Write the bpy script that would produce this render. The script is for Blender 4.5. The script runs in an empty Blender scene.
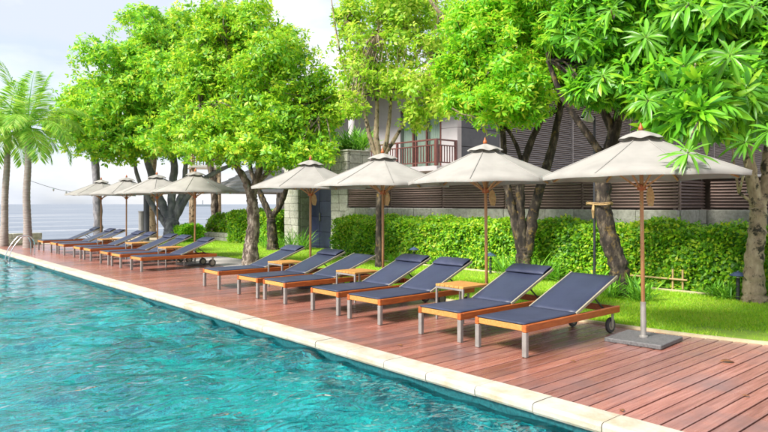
import bpy, math, random
import numpy as np
from mathutils import Vector, Matrix

random.seed(7)
rng = np.random.default_rng(11)
R = math.radians
scene = bpy.context.scene
col = scene.collection

# ------------------------------------------------------------------ camera
FPX, THETA, CAMH, HV = 630.0, R(41.17), 1.62, 204.0      # focal (px of the 768 wide photo), yaw, eye height, horizon row
ST, CT = math.sin(THETA), math.cos(THETA)
cam = bpy.data.cameras.new('camera')
cam.sensor_width = 36.0
cam.lens = FPX / 768 * 36.0
cam.shift_y = -(216 - HV) / 768
cam.clip_start = 0.05
cam.clip_end = 20000
camo = bpy.data.objects.new('camera', cam)
camo.location = (0, 0, CAMH)
camo.rotation_euler = (R(90), 0, -THETA)
col.objects.link(camo)
scene.camera = camo

# ------------------------------------------------------------------ world and sun
SUN_DIR = Vector((-0.95, 0.02, 0.95)).normalized()       # towards the sun
world = bpy.data.worlds.new('World')
scene.world = world
world.use_nodes = True
wn, wl = world.node_tree.nodes, world.node_tree.links
wn.clear()
w_out = wn.new('ShaderNodeOutputWorld')
w_bg = wn.new('ShaderNodeBackground')
w_sky = wn.new('ShaderNodeTexSky')
w_sky.sky_type = 'NISHITA'
w_sky.sun_disc = False
w_sky.sun_elevation = math.asin(SUN_DIR.z)
w_sky.sun_rotation = math.atan2(SUN_DIR.x, SUN_DIR.y)
w_sky.dust_density = 1.5
w_tc = wn.new('ShaderNodeTexCoord')
w_map = wn.new('ShaderNodeMapping')
w_map.inputs['Scale'].default_value = (1.0, 1.0, 2.6)
w_map.inputs['Location'].default_value = (3.1, 1.7, 0.4)
w_n = wn.new('ShaderNodeTexNoise')
w_n.inputs['Scale'].default_value = 1.9
w_n.inputs['Detail'].default_value = 7
w_n.inputs['Roughness'].default_value = 0.55
w_r = wn.new('ShaderNodeValToRGB')
w_r.color_ramp.elements[0].position = 0.34
w_r.color_ramp.elements[0].color = (0.5, 0.5, 0.5, 1)
w_r.color_ramp.elements[1].position = 0.55
w_r.color_ramp.elements[1].color = (1, 1, 1, 1)
w_n2 = wn.new('ShaderNodeTexNoise')
w_n2.inputs['Scale'].default_value = 3.4
w_n2.inputs['Detail'].default_value = 8
w_r2 = wn.new('ShaderNodeValToRGB')
w_r2.color_ramp.elements[0].position = 0.42
w_r2.color_ramp.elements[0].color = (3.2, 3.5, 4.15, 1)
w_r2.color_ramp.elements[1].position = 0.66
w_r2.color_ramp.elements[1].color = (5.2, 5.15, 5.25, 1)
w_mix = wn.new('ShaderNodeMix')
w_mix.data_type = 'RGBA'
wl.new(w_tc.outputs['Generated'], w_map.inputs['Vector'])
wl.new(w_map.outputs['Vector'], w_n.inputs['Vector'])
wl.new(w_map.outputs['Vector'], w_n2.inputs['Vector'])
wl.new(w_n.outputs['Fac'], w_r.inputs['Fac'])
wl.new(w_n2.outputs['Fac'], w_r2.inputs['Fac'])
wl.new(w_r.outputs['Color'], w_mix.inputs['Factor'])
wl.new(w_sky.outputs['Color'], w_mix.inputs['A'])
wl.new(w_r2.outputs['Color'], w_mix.inputs['B'])
wl.new(w_mix.outputs['Result'], w_bg.inputs['Color'])
w_bg.inputs['Strength'].default_value = 0.1
wl.new(w_bg.outputs['Background'], w_out.inputs['Surface'])

sun = bpy.data.lights.new('sun', 'SUN')
sun.energy = 3.5
sun.angle = R(18)
sun.color = (1.0, 0.955, 0.88)
suno = bpy.data.objects.new('sun', sun)
suno.rotation_euler = SUN_DIR.to_track_quat('Z', 'Y').to_euler()
suno.location = (-20, -8, 30)
col.objects.link(suno)

scene.view_settings.view_transform = 'Standard'
scene.view_settings.look = 'None'
scene.view_settings.exposure = 1.34
scene.view_settings.gamma = 1.0
scene.view_settings.use_curve_mapping = False
scene.render.engine = 'CYCLES'
scene.cycles.use_denoising = True
scene.cycles.max_bounces = 10
scene.cycles.transparent_max_bounces = 12
scene.cycles.sample_clamp_indirect = 6

# ------------------------------------------------------------------ measuring helpers
def at(u, v, d):
    """World point of a photo pixel at forward depth d (metres)."""
    lat = (u - 384) / FPX * d
    return Vector((d * ST + lat * CT, d * CT - lat * ST, CAMH + (HV - v) / FPX * d))
def on_x(u, X, z=0.0):
    """World point on the plane x = X seen in photo column u."""
    l = (u - 384) / FPX
    d = X / (ST + CT * l)
    return Vector((X, d * (CT - ST * l), z))
def depth(p):
    return p[0] * ST + p[1] * CT

# ------------------------------------------------------------------ material helpers
MATS = {}
def new_mat(name):
    m = bpy.data.materials.new(name)
    m.use_nodes = True
    nt = m.node_tree
    nt.nodes.clear()
    out = nt.nodes.new('ShaderNodeOutputMaterial')
    MATS[name] = m
    return m, nt, out
def N(nt, kind, **kw):
    n = nt.nodes.new(kind)
    for k, v in kw.items():
        try:
            n.inputs[k.replace('_', ' ')].default_value = v
        except Exception:
            setattr(n, k, v)
    return n
def ramp(nt, stops):
    r = nt.nodes.new('ShaderNodeValToRGB')
    e = r.color_ramp.elements
    while len(e) < len(stops):
        e.new(0.5)
    for i, (p, c) in enumerate(stops):
        e[i].position = p
        e[i].color = (c[0], c[1], c[2], 1)
    return r
def surf(name, stops, scale=4.0, detail=6, rough=0.6, bump=0.0, bscale=None, stretch=(1, 1, 1), spec=0.5,
         coords='Position', rand=0.0, dirt=None, dirt_scale=0.8, metallic=0.0, rough2=None, dirt_pos=(0.5, 0.68), coat=0.0):
    """Noise-driven Principled surface; rand = brightness change per object; dirt = second broad colour patches."""
    m, nt, out = new_mat(name)
    L = nt.links
    bs = N(nt, 'ShaderNodeBsdfPrincipled')
    bs.inputs['Roughness'].default_value = rough
    bs.inputs['Metallic'].default_value = metallic
    bs.inputs['Specular IOR Level'].default_value = spec
    bs.inputs['Coat Weight'].default_value = coat
    bs.inputs['Coat Roughness'].default_value = 0.22
    if coords == 'Position':
        src = N(nt, 'ShaderNodeNewGeometry').outputs['Position']
    else:
        src = N(nt, 'ShaderNodeTexCoord').outputs[coords]
    mp = N(nt, 'ShaderNodeMapping')
    mp.inputs['Scale'].default_value = stretch
    L.new(src, mp.inputs['Vector'])
    vec = mp.outputs['Vector']
    oi = None
    if rand > 0:
        oi = N(nt, 'ShaderNodeObjectInfo')
        ad = N(nt, 'ShaderNodeVectorMath', operation='ADD')
        sc = N(nt, 'ShaderNodeMath', operation='MULTIPLY')
        sc.inputs[1].default_value = 37.0
        L.new(oi.outputs['Random'], sc.inputs[0])
        L.new(vec, ad.inputs[0])
        L.new(sc.outputs[0], ad.inputs[1])
        vec = ad.outputs[0]
    no = N(nt, 'ShaderNodeTexNoise', Scale=scale, Detail=detail, Roughness=0.6)
    L.new(vec, no.inputs['Vector'])
    rp = ramp(nt, stops)
    L.new(no.outputs['Fac'], rp.inputs['Fac'])
    colour = rp.outputs['Color']
    if dirt is not None:
        n2 = N(nt, 'ShaderNodeTexNoise', Scale=dirt_scale, Detail=7, Roughness=0.65)
        L.new(src, n2.inputs['Vector'])
        r2 = ramp(nt, [(dirt_pos[0], (0, 0, 0)), (dirt_pos[1], (1, 1, 1))])
        L.new(n2.outputs['Fac'], r2.inputs['Fac'])
        mx = N(nt, 'ShaderNodeMix', data_type='RGBA')
        L.new(r2.outputs['Color'], mx.inputs['Factor'])
        L.new(colour, mx.inputs['A'])
        mx.inputs['B'].default_value = (*dirt, 1)
        colour = mx.outputs['Result']
        if rough2 is not None:
            mr = N(nt, 'ShaderNodeMapRange')
            mr.inputs['To Min'].default_value = rough
            mr.inputs['To Max'].default_value = rough2
            L.new(r2.outputs['Color'], mr.inputs['Value'])
            L.new(mr.outputs[0], bs.inputs['Roughness'])
    if rand > 0:
        mr = N(nt, 'ShaderNodeMapRange')
        mr.inputs['To Min'].default_value = 1 - rand
        mr.inputs['To Max'].default_value = 1 + rand
        L.new(oi.outputs['Random'], mr.inputs['Value'])
        hs = N(nt, 'ShaderNodeHueSaturation')
        L.new(mr.outputs[0], hs.inputs['Value'])
        L.new(colour, hs.inputs['Color'])
        colour = hs.outputs['Color']
    L.new(colour, bs.inputs['Base Color'])
    if bump > 0:
        nb = N(nt, 'ShaderNodeTexNoise', Scale=bscale or scale * 3, Detail=6, Roughness=0.65)
        L.new(vec, nb.inputs['Vector'])
        bp = N(nt, 'ShaderNodeBump', Strength=min(1, bump), Distance=0.02)
        L.new(nb.outputs['Fac'], bp.inputs['Height'])
        L.new(bp.outputs['Normal'], bs.inputs['Normal'])
    L.new(bs.outputs[0], out.inputs['Surface'])
    return m
LEAF_GAIN = 1.75
def leaf_mat(name, stops, trans=0.42, rough=0.45, tcol=None, vary=0.25):
    """Leaf: colour chosen per leaf (mesh island), with light passing through."""
    m, nt, out = new_mat(name)
    L = nt.links
    ge = N(nt, 'ShaderNodeNewGeometry')
    stops = [(p_, (min(.55, c[0] * LEAF_GAIN * .9), min(.62, c[1] * LEAF_GAIN), c[2] * LEAF_GAIN)) for p_, c in stops]
    rp = ramp(nt, stops)
    no = N(nt, 'ShaderNodeTexNoise', Scale=0.9, Detail=2)
    L.new(ge.outputs['Position'], no.inputs['Vector'])
    ma = N(nt, 'ShaderNodeMath', operation='MULTIPLY_ADD')
    ma.inputs[1].default_value = vary * 2
    L.new(no.outputs['Fac'], ma.inputs[0])
    sb = N(nt, 'ShaderNodeMath', operation='SUBTRACT')
    sb.inputs[1].default_value = vary
    L.new(ge.outputs['Random Per Island'], sb.inputs[0])
    L.new(sb.outputs[0], ma.inputs[2])
    L.new(ma.outputs[0], rp.inputs['Fac'])
    bs = N(nt, 'ShaderNodeBsdfPrincipled')
    bs.inputs['Roughness'].default_value = rough
    bs.inputs['Specular IOR Level'].default_value = 0.4
    L.new(rp.outputs['Color'], bs.inputs['Base Color'])
    tr = N(nt, 'ShaderNodeBsdfTranslucent')
    hs = N(nt, 'ShaderNodeHueSaturation')
    hs.inputs['Hue'].default_value = 0.485
    hs.inputs['Value'].default_value = 1.25
    L.new(rp.outputs['Color'], hs.inputs['Color'])
    L.new(hs.outputs['Color'], tr.inputs['Color'])
    mx = N(nt, 'ShaderNodeMixShader')
    mx.inputs[0].default_value = trans
    L.new(bs.outputs[0], mx.inputs[1])
    L.new(tr.outputs[0], mx.inputs[2])
    L.new(mx.outputs[0], out.inputs['Surface'])
    return m

# surfaces
surf('soil', [(0.3, (0.10, 0.065, 0.04)), (0.7, (0.2, 0.14, 0.09))], 6, rough=0.95, bump=0.5)
surf('sand', [(0.3, (0.36, 0.29, 0.2)), (0.7, (0.46, 0.38, 0.27))], 3, rough=0.95, bump=0.3)
surf('deck', [(0.25, (0.185, 0.06, 0.04)), (0.5, (0.305, 0.118, 0.084)), (0.75, (0.40, 0.192, 0.15))], 5, rough=0.27, bump=0.22, bscale=22, coat=0.4,
     stretch=(0.35, 7, 3), coords='Position', rand=0.22, dirt=(0.14, 0.085, 0.083), dirt_scale=0.7, rough2=0.42, spec=0.8, dirt_pos=(0.5, 0.7))
surf('coping', [(0.3, (0.37, 0.34, 0.275)), (0.7, (0.47, 0.44, 0.365))], 9, rough=0.7, bump=0.25, rand=0.07, dirt=(0.36, 0.29, 0.19), dirt_scale=2.2)
surf('edging', [(0.3, (0.42, 0.35, 0.2)), (0.7, (0.55, 0.48, 0.31))], 8, rough=0.8, bump=0.3)
surf('path', [(0.3, (0.43, 0.39, 0.36)), (0.7, (0.52, 0.48, 0.44))], 3, rough=0.8, bump=0.2)
surf('lawn_soil', [(0.3, (0.14, 0.26, 0.012)), (0.62, (0.22, 0.34, 0.016)), (0.8, (0.3, 0.33, 0.03))], 5, rough=0.9, bump=0.6, bscale=60,
     dirt=(0.24, 0.13, 0.045), dirt_scale=0.9, dirt_pos=(0.62, 0.74))
surf('stone', [(0.25, (0.23, 0.225, 0.185)), (0.5, (0.35, 0.345, 0.295)), (0.75, (0.47, 0.46, 0.40))], 12, rough=0.9, bump=0.7, bscale=20, rand=0.16,
     dirt=(0.20, 0.21, 0.12), dirt_scale=1.7, dirt_pos=(0.55, 0.75))
surf('mortar', [(0.3, (0.26, 0.25, 0.20)), (0.7, (0.35, 0.34, 0.28))], 12, rough=0.95, bump=0.4)
surf('slat_brown', [(0.3, (0.155, 0.105, 0.09)), (0.7, (0.26, 0.185, 0.16))], 6, rough=0.45, bump=0.15, stretch=(4, 0.5, 6), rand=0.2)
surf('slat_grey', [(0.3, (0.2, 0.188, 0.2)), (0.7, (0.31, 0.295, 0.31))], 4, rough=0.5, bump=0.1, rand=0.14)
surf('panel_dark', [(0.3, (0.055, 0.06, 0.072)), (0.7, (0.085, 0.09, 0.105))], 2, rough=0.7, bump=0.1, rand=0.08)
surf('wall_pale', [(0.3, (0.36, 0.335, 0.34)), (0.7, (0.42, 0.395, 0.40))], 2, rough=0.8, bump=0.1, rand=0.05)
surf('wall_white', [(0.3, (0.5, 0.48, 0.45)), (0.7, (0.6, 0.58, 0.55))], 2, rough=0.85, bump=0.1, rand=0.04)
surf('soffit', [(0.3, (0.05, 0.032, 0.025)), (0.7, (0.085, 0.055, 0.042))], 3, rough=0.7)
surf('rail_wood', [(0.3, (0.085, 0.028, 0.025)), (0.7, (0.16, 0.055, 0.045))], 6, rough=0.45, bump=0.1)
surf('door_blue', [(0.3, (0.03, 0.036, 0.085)), (0.7, (0.05, 0.06, 0.13))], 3, rough=0.4, rand=0.2)
surf('roof_grey', [(0.3, (0.31, 0.30, 0.30)), (0.7, (0.43, 0.415, 0.41))], 5, rough=0.85, bump=0.4, rand=0.18)
surf('teak', [(0.25, (0.22, 0.045, 0.009)), (0.5, (0.35, 0.085, 0.015)), (0.75, (0.45, 0.14, 0.028))], 5, rough=0.42, bump=0.12, bscale=18,
     stretch=(1.2, 9, 9), coords='Object', rand=0.16)
surf('teak_pale_lit', [(0.25, (0.36, 0.16, 0.036)), (0.5, (0.46, 0.225, 0.055)), (0.75, (0.53, 0.29, 0.085))], 5, rough=0.45, bump=0.12, bscale=18,
     stretch=(1.2, 9, 9), coords='Object', rand=0.14)  # pale table slats; also the sunlit tone painted into the loungers' front rails
surf('pole_wood', [(0.25, (0.31, 0.15, 0.06)), (0.5, (0.42, 0.215, 0.09)), (0.75, (0.5, 0.29, 0.14))], 4, rough=0.42, bump=0.1, stretch=(8, 8, 0.8), coords='Object', rand=0.15)
surf('metal', [(0.3, (0.25, 0.235, 0.215)), (0.7, (0.36, 0.34, 0.315))], 9, rough=0.42, metallic=0.4)
surf('steel', [(0.3, (0.6, 0.6, 0.62)), (0.7, (0.72, 0.72, 0.74))], 9, rough=0.18, metallic=1.0)
surf('dark_metal', [(0.3, (0.018, 0.02, 0.026)), (0.7, (0.035, 0.038, 0.048))], 9, rough=0.45)
surf('lamp_cap', [(0.3, (0.03, 0.05, 0.11)), (0.7, (0.05, 0.08, 0.16))], 9, rough=0.4)
surf('rubber', [(0.3, (0.035, 0.035, 0.035)), (0.7, (0.07, 0.068, 0.06))], 9, rough=0.75)
surf('hub', [(0.3, (0.25, 0.23, 0.16)), (0.7, (0.34, 0.31, 0.22))], 9, rough=0.6)
surf('granite', [(0.35, (0.07, 0.068, 0.07)), (0.65, (0.14, 0.135, 0.135))], 45, rough=0.55, bump=0.2)
surf('wicker', [(0.3, (0.36, 0.22, 0.09)), (0.7, (0.56, 0.38, 0.18))], 40, rough=0.85, bump=0.5)
surf('bamboo', [(0.3, (0.4, 0.26, 0.11)), (0.7, (0.55, 0.4, 0.2))], 10, rough=0.6)
surf('lamp_white', [(0.3, (0.6, 0.6, 0.6)), (0.7, (0.7, 0.7, 0.7))], 5, rough=0.5)
surf('curtain', [(0.3, (0.47, 0.53, 0.47)), (0.7, (0.6, 0.64, 0.57))], 3, rough=0.9)
surf('dry_leaf', [(0.3, (0.14, 0.05, 0.016)), (0.7, (0.27, 0.11, 0.035))], 20, rough=0.7)
surf('tile_band', [(0.35, (0.004, 0.05, 0.06)), (0.65, (0.012, 0.11, 0.12))], 30, rough=0.35)
surf('ship', [(0.3, (0.1, 0.13, 0.16)), (0.7, (0.16, 0.19, 0.22))], 1, rough=0.7)
surf('bark', [(0.34, (0.035, 0.026, 0.02)), (0.47, (0.1, 0.076, 0.058)), (0.56, (0.28, 0.23, 0.185)), (0.72, (0.48, 0.42, 0.35))], 11, rough=0.95, bump=1.0,
     bscale=24, stretch=(1, 1, 0.35), dirt=(0.09, 0.07, 0.045), dirt_scale=3.0)
surf('bark_dark', [(0.35, (0.012, 0.009, 0.008)), (0.52, (0.04, 0.03, 0.022)), (0.66, (0.16, 0.125, 0.085))], 11, rough=0.95, bump=1.0, bscale=22, stretch=(1, 1, 0.4),
     dirt=(0.2, 0.13, 0.03), dirt_scale=5, dirt_pos=(0.56, 0.68))
surf('bark_pale', [(0.3, (0.19, 0.135, 0.085)), (0.55, (0.36, 0.28, 0.185)), (0.8, (0.5, 0.42, 0.31))], 9, rough=0.9, bump=0.7, bscale=26, stretch=(1, 1, 0.5),
     dirt=(0.035, 0.03, 0.02), dirt_scale=7.0, dirt_pos=(0.53, 0.6))
surf('bark_grey', [(0.35, (0.08, 0.08, 0.095)), (0.5, (0.17, 0.168, 0.19)), (0.68, (0.31, 0.30, 0.32))], 5, rough=0.9, bump=0.7, bscale=14, stretch=(1, 1, 0.5),
     dirt=(0.1, 0.11, 0.14), dirt_scale=1.6)
surf('palm_bark', [(0.3, (0.2, 0.155, 0.135)), (0.7, (0.37, 0.32, 0.29))], 6, rough=0.9, bump=0.8, bscale=7, stretch=(0.6, 0.6, 4))
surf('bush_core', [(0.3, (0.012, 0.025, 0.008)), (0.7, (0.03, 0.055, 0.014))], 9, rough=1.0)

leaf_mat('leaf_almond', [(0.02, (0.05, 0.15, 0.012)), (0.3, (0.12, 0.27, 0.014)), (0.6, (0.21, 0.38, 0.014)), (0.9, (0.30, 0.43, 0.02)), (1.0, (0.40, 0.43, 0.03))])
leaf_mat('leaf_sea', [(0.02, (0.06, 0.17, 0.02)), (0.35, (0.13, 0.31, 0.016)), (0.7, (0.22, 0.41, 0.016)), (1.0, (0.36, 0.48, 0.03))])
leaf_mat('leaf_yellow', [(0.02, (0.10, 0.21, 0.012)), (0.3, (0.19, 0.34, 0.018)), (0.65, (0.28, 0.42, 0.03)), (1.0, (0.40, 0.46, 0.06))], trans=0.46)
leaf_mat('leaf_lime', [(0.02, (0.06, 0.2, 0.01)), (0.35, (0.135, 0.38, 0.012)), (0.7, (0.22, 0.46, 0.014)), (1.0, (0.36, 0.5, 0.03))], trans=0.46)
leaf_mat('leaf_deep', [(0.02, (0.03, 0.12, 0.01)), (0.4, (0.08, 0.24, 0.012)), (0.75, (0.14, 0.33, 0.014)), (1.0, (0.24, 0.41, 0.02))], trans=0.36, rough=0.38)
leaf_mat('leaf_whorl', [(0.0, (0.04, 0.15, 0.008)), (0.5, (0.065, 0.19, 0.010)), (1.0, (0.11, 0.23, 0.014))], trans=0.3, rough=0.33)
leaf_mat('leaf_hedge', [(0.02, (0.035, 0.11, 0.01)), (0.35, (0.10, 0.24, 0.012)), (0.7, (0.21, 0.38, 0.014)), (0.96, (0.33, 0.45, 0.02)), (1.0, (0.42, 0.36, 0.05))])
leaf_mat('leaf_palm', [(0.0, (0.08, 0.2, 0.02)), (0.5, (0.15, 0.28, 0.025)), (1.0, (0.3, 0.35, 0.07))], trans=0.46)
leaf_mat('leaf_strap', [(0.0, (0.05, 0.14, 0.015)), (0.5, (0.11, 0.26, 0.02)), (1.0, (0.2, 0.36, 0.03))], trans=0.3)
leaf_mat('grass', [(0.0, (0.12, 0.24, 0.010)), (0.5, (0.2, 0.36, 0.012)), (0.85, (0.29, 0.42, 0.016)), (1.0, (0.38, 0.36, 0.05))], trans=0.3)
leaf_mat('flower', [(0.0, (0.5, 0.1, 0.2)), (1.0, (0.65, 0.25, 0.3))], trans=0.3)

def make_fabric(name, c, rough=0.85, trans=0.0, bump=0.12):
    m, nt, out = new_mat(name)
    L = nt.links
    tc = N(nt, 'ShaderNodeTexCoord')
    no = N(nt, 'ShaderNodeTexNoise', Scale=3.0, Detail=6)
    L.new(tc.outputs['Object'], no.inputs['Vector'])
    rp = ramp(nt, [(0.3, [x * 0.86 for x in c]), (0.6, [min(1, x * 1.05) for x in c])])
    L.new(no.outputs['Fac'], rp.inputs['Fac'])
    oi = N(nt, 'ShaderNodeObjectInfo')
    mr = N(nt, 'ShaderNodeMapRange')
    mr.inputs['To Min'].default_value = 0.9
    mr.inputs['To Max'].default_value = 1.1
    L.new(oi.outputs['Random'], mr.inputs['Value'])
    hs = N(nt, 'ShaderNodeHueSaturation')
    L.new(mr.outputs[0], hs.inputs['Value'])
    L.new(rp.outputs['Color'], hs.inputs['Color'])
    bs = N(nt, 'ShaderNodeBsdfPrincipled')
    bs.inputs['Roughness'].default_value = rough
    bs.inputs['Specular IOR Level'].default_value = 0.35
    L.new(hs.outputs['Color'], bs.inputs['Base Color'])
    nb = N(nt, 'ShaderNodeTexNoise', Scale=9.0, Detail=8)
    L.new(tc.outputs['Object'], nb.inputs['Vector'])
    bp = N(nt, 'ShaderNodeBump', Strength=bump, Distance=0.012)
    L.new(nb.outputs['Fac'], bp.inputs['Height'])
    L.new(bp.outputs['Normal'], bs.inputs['Normal'])
    if trans > 0:
        tr = N(nt, 'ShaderNodeBsdfTranslucent')
        L.new(hs.outputs['Color'], tr.inputs['Color'])
        mx = N(nt, 'ShaderNodeMixShader')
        mx.inputs[0].default_value = trans
        L.new(bs.outputs[0], mx.inputs[1])
        L.new(tr.outputs[0], mx.inputs[2])
        L.new(mx.outputs[0], out.inputs['Surface'])
    else:
        L.new(bs.outputs[0], out.inputs['Surface'])
m_ = MATS['leaf_whorl']; nt = m_.node_tree
tc_ = N(nt, 'ShaderNodeTexCoord'); sx_ = N(nt, 'ShaderNodeSeparateXYZ'); nt.links.new(tc_.outputs['Object'], sx_.inputs[0])
ab_ = N(nt, 'ShaderNodeMath', operation='ABSOLUTE'); nt.links.new(sx_.outputs['Y'], ab_.inputs[0])
mr_ = N(nt, 'ShaderNodeMapRange'); mr_.inputs['From Min'].default_value = .004; mr_.inputs['From Max'].default_value = .014; mr_.inputs['To Min'].default_value = .3; mr_.inputs['To Max'].default_value = 0
nt.links.new(ab_.outputs[0], mr_.inputs['Value'])
oi_ = N(nt, 'ShaderNodeObjectInfo'); hs_ = N(nt, 'ShaderNodeHueSaturation')
mv_ = N(nt, 'ShaderNodeMapRange'); mv_.inputs['To Min'].default_value = .6; mv_.inputs['To Max'].default_value = 1.25
nt.links.new(oi_.outputs['Random'], mv_.inputs['Value']); nt.links.new(mv_.outputs[0], hs_.inputs['Value'])
bs_ = [n for n in nt.nodes if n.type == 'BSDF_PRINCIPLED'][0]
src_ = bs_.inputs['Base Color'].links[0].from_socket
nt.links.new(src_, hs_.inputs['Color'])
mx_ = N(nt, 'ShaderNodeMix', data_type='RGBA'); nt.links.new(mr_.outputs[0], mx_.inputs['Factor']); nt.links.new(hs_.outputs['Color'], mx_.inputs['A']); mx_.inputs['B'].default_value = (.42, .5, .12, 1)
nt.links.new(mx_.outputs['Result'], bs_.inputs['Base Color'])
make_fabric('sling', (0.037, 0.046, 0.083), rough=0.45, bump=.3)
make_fabric('pillow', (0.04, 0.048, 0.088), rough=0.5, bump=.3)
make_fabric('canvas', (0.292, 0.278, 0.252), rough=0.9, trans=0.10, bump=.03)

# glass
m, nt, out = new_mat('glass')
fr = N(nt, 'ShaderNodeFresnel'); fr.inputs['IOR'].default_value = 1.45
tr = N(nt, 'ShaderNodeBsdfTransparent'); tr.inputs['Color'].default_value = (0.85, 0.92, 0.9, 1)
gl = N(nt, 'ShaderNodeBsdfGlossy'); gl.inputs['Roughness'].default_value = 0.03
mx = N(nt, 'ShaderNodeMixShader')
nt.links.new(fr.outputs[0], mx.inputs[0]); nt.links.new(tr.outputs[0], mx.inputs[1]); nt.links.new(gl.outputs[0], mx.inputs[2])
nt.links.new(mx.outputs[0], out.inputs['Surface'])

# pool water: Fresnel mirror over clear water (half refracting, half straight through)
m, nt, out = new_mat('pool_water')
L = nt.links
ge = N(nt, 'ShaderNodeNewGeometry')
mp = N(nt, 'ShaderNodeMapping'); mp.inputs['Scale'].default_value = (1.0, 1.5, 1)
mp.inputs['Rotation'].default_value = (0, 0, R(-35))
L.new(ge.outputs['Position'], mp.inputs['Vector'])
n1 = N(nt, 'ShaderNodeTexNoise', Scale=4.6, Detail=1.6, Roughness=0.45, Distortion=0.8)
L.new(mp.outputs[0], n1.inputs['Vector'])
bp = N(nt, 'ShaderNodeBump', Strength=1.0, Distance=0.034)
sx_ = N(nt, 'ShaderNodeSeparateXYZ'); L.new(ge.outputs['Position'], sx_.inputs[0])
mr_ = N(nt, 'ShaderNodeMapRange'); mr_.inputs['From Min'].default_value = 8; mr_.inputs['From Max'].default_value = 17
mr_.inputs['To Min'].default_value = 0.042; mr_.inputs['To Max'].default_value = 0.009
L.new(sx_.outputs['Y'], mr_.inputs['Value']); L.new(mr_.outputs[0], bp.inputs['Distance'])
L.new(n1.outputs['Fac'], bp.inputs['Height'])
fr = N(nt, 'ShaderNodeFresnel'); fr.inputs['IOR'].default_value = 1.66
L.new(bp.outputs[0], fr.inputs['Normal'])
tr = N(nt, 'ShaderNodeBsdfTransparent'); tr.inputs['Color'].default_value = (0.42, 0.98, 0.98, 1)
rf = N(nt, 'ShaderNodeBsdfRefraction'); rf.inputs['IOR'].default_value = 1.33; rf.inputs['Color'].default_value = (0.42, 0.98, 0.98, 1)
rf.inputs['Roughness'].default_value = 0.0
L.new(bp.outputs[0], rf.inputs['Normal'])
gl = N(nt, 'ShaderNodeBsdfGlossy'); gl.inputs['Roughness'].default_value = 0.02
L.new(bp.outputs[0], gl.inputs['Normal'])
m1 = N(nt, 'ShaderNodeMixShader'); m1.inputs[0].default_value = 0.82
L.new(tr.outputs[0], m1.inputs[1]); L.new(rf.outputs[0], m1.inputs[2])
m2 = N(nt, 'ShaderNodeMixShader')
L.new(fr.outputs[0], m2.inputs[0]); L.new(m1.outputs[0], m2.inputs[1]); L.new(gl.outputs[0], m2.inputs[2])
L.new(m2.outputs[0], out.inputs['Surface'])

# pool mosaic: blue-green tiles; broad patches paint in the water's light and dark mottles
m, nt, out = new_mat('pool_tile')
L = nt.links
ge = N(nt, 'ShaderNodeNewGeometry')
vo = N(nt, 'ShaderNodeTexVoronoi', Scale=34.0)
vo.distance = 'CHEBYCHEV'
vo.inputs['Randomness'].default_value = 0.15
L.new(ge.outputs['Position'], vo.inputs['Vector'])
n1 = N(nt, 'ShaderNodeTexNoise', Scale=1.6, Detail=4)
L.new(ge.outputs['Position'], n1.inputs['Vector'])
sp = N(nt, 'ShaderNodeSeparateColor')
L.new(vo.outputs['Color'], sp.inputs[0])
mxv = N(nt, 'ShaderNodeMix'); mxv.inputs['Factor'].default_value = 0.72
L.new(sp.outputs[0], mxv.inputs['A']); L.new(n1.outputs['Fac'], mxv.inputs['B'])
rp = ramp(nt, [(0.38, (0.001, 0.12, 0.18)), (0.5, (0.003, 0.48, 0.56)), (0.62, (0.015, 0.9, 0.88))])
L.new(mxv.outputs[0], rp.inputs['Fac'])
bs = N(nt, 'ShaderNodeBsdfPrincipled'); bs.inputs['Roughness'].default_value = 0.4
L.new(rp.outputs[0], bs.inputs['Base Color'])
L.new(bs.outputs[0], out.inputs['Surface'])

# sea
m, nt, out = new_mat('sea')
L = nt.links
ge = N(nt, 'ShaderNodeNewGeometry')
mp = N(nt, 'ShaderNodeMapping'); mp.inputs['Scale'].default_value = (0.012, 0.12, 1)
L.new(ge.outputs['Position'], mp.inputs['Vector'])
n1 = N(nt, 'ShaderNodeTexNoise', Scale=1.0, Detail=6, Roughness=0.6)
L.new(mp.outputs[0], n1.inputs['Vector'])
rp = ramp(nt, [(0.4, (0.15, 0.175, 0.215)), (0.56, (0.19, 0.215, 0.25)), (0.66, (0.3, 0.31, 0.33))])
L.new(n1.outputs['Fac'], rp.inputs['Fac'])
bs = N(nt, 'ShaderNodeBsdfPrincipled'); bs.inputs['Roughness'].default_value = 0.5; bs.inputs['Specular IOR Level'].default_value = 0.12
L.new(rp.outputs[0], bs.inputs['Base Color'])
n2 = N(nt, 'ShaderNodeTexNoise', Scale=0.7, Detail=5)
L.new(ge.outputs['Position'], n2.inputs['Vector'])
bp = N(nt, 'ShaderNodeBump', Strength=0.6, Distance=0.4)
L.new(n2.outputs['Fac'], bp.inputs['Height'])
L.new(bp.outputs[0], bs.inputs['Normal'])
L.new(bs.outputs[0], out.inputs['Surface'])

# ------------------------------------------------------------------ object helpers
def link(name, me, parent=None):
    o = bpy.data.objects.new(name, me)
    col.objects.link(o)
    if parent is not None:
        o.parent = parent
    return o
def tag(o, label=None, cat=None, group=None, kind=None):
    if label: o['label'] = label
    if cat: o['category'] = cat
    if group: o['group'] = group
    if kind: o['kind'] = kind
    return o
def thing(name, label, cat, loc=(0, 0, 0), rz=0.0, group=None):
    o = link(name, None)
    o.location = loc
    o.rotation_euler = (0, 0, rz)
    o.empty_display_size = 0.2
    return tag(o, label, cat, group)
def copy_tree(o, parent=None):
    c = o.copy()
    col.objects.link(c)
    c.parent = parent
    for ch in o.children:
        copy_tree(ch, c)
    return c

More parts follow.
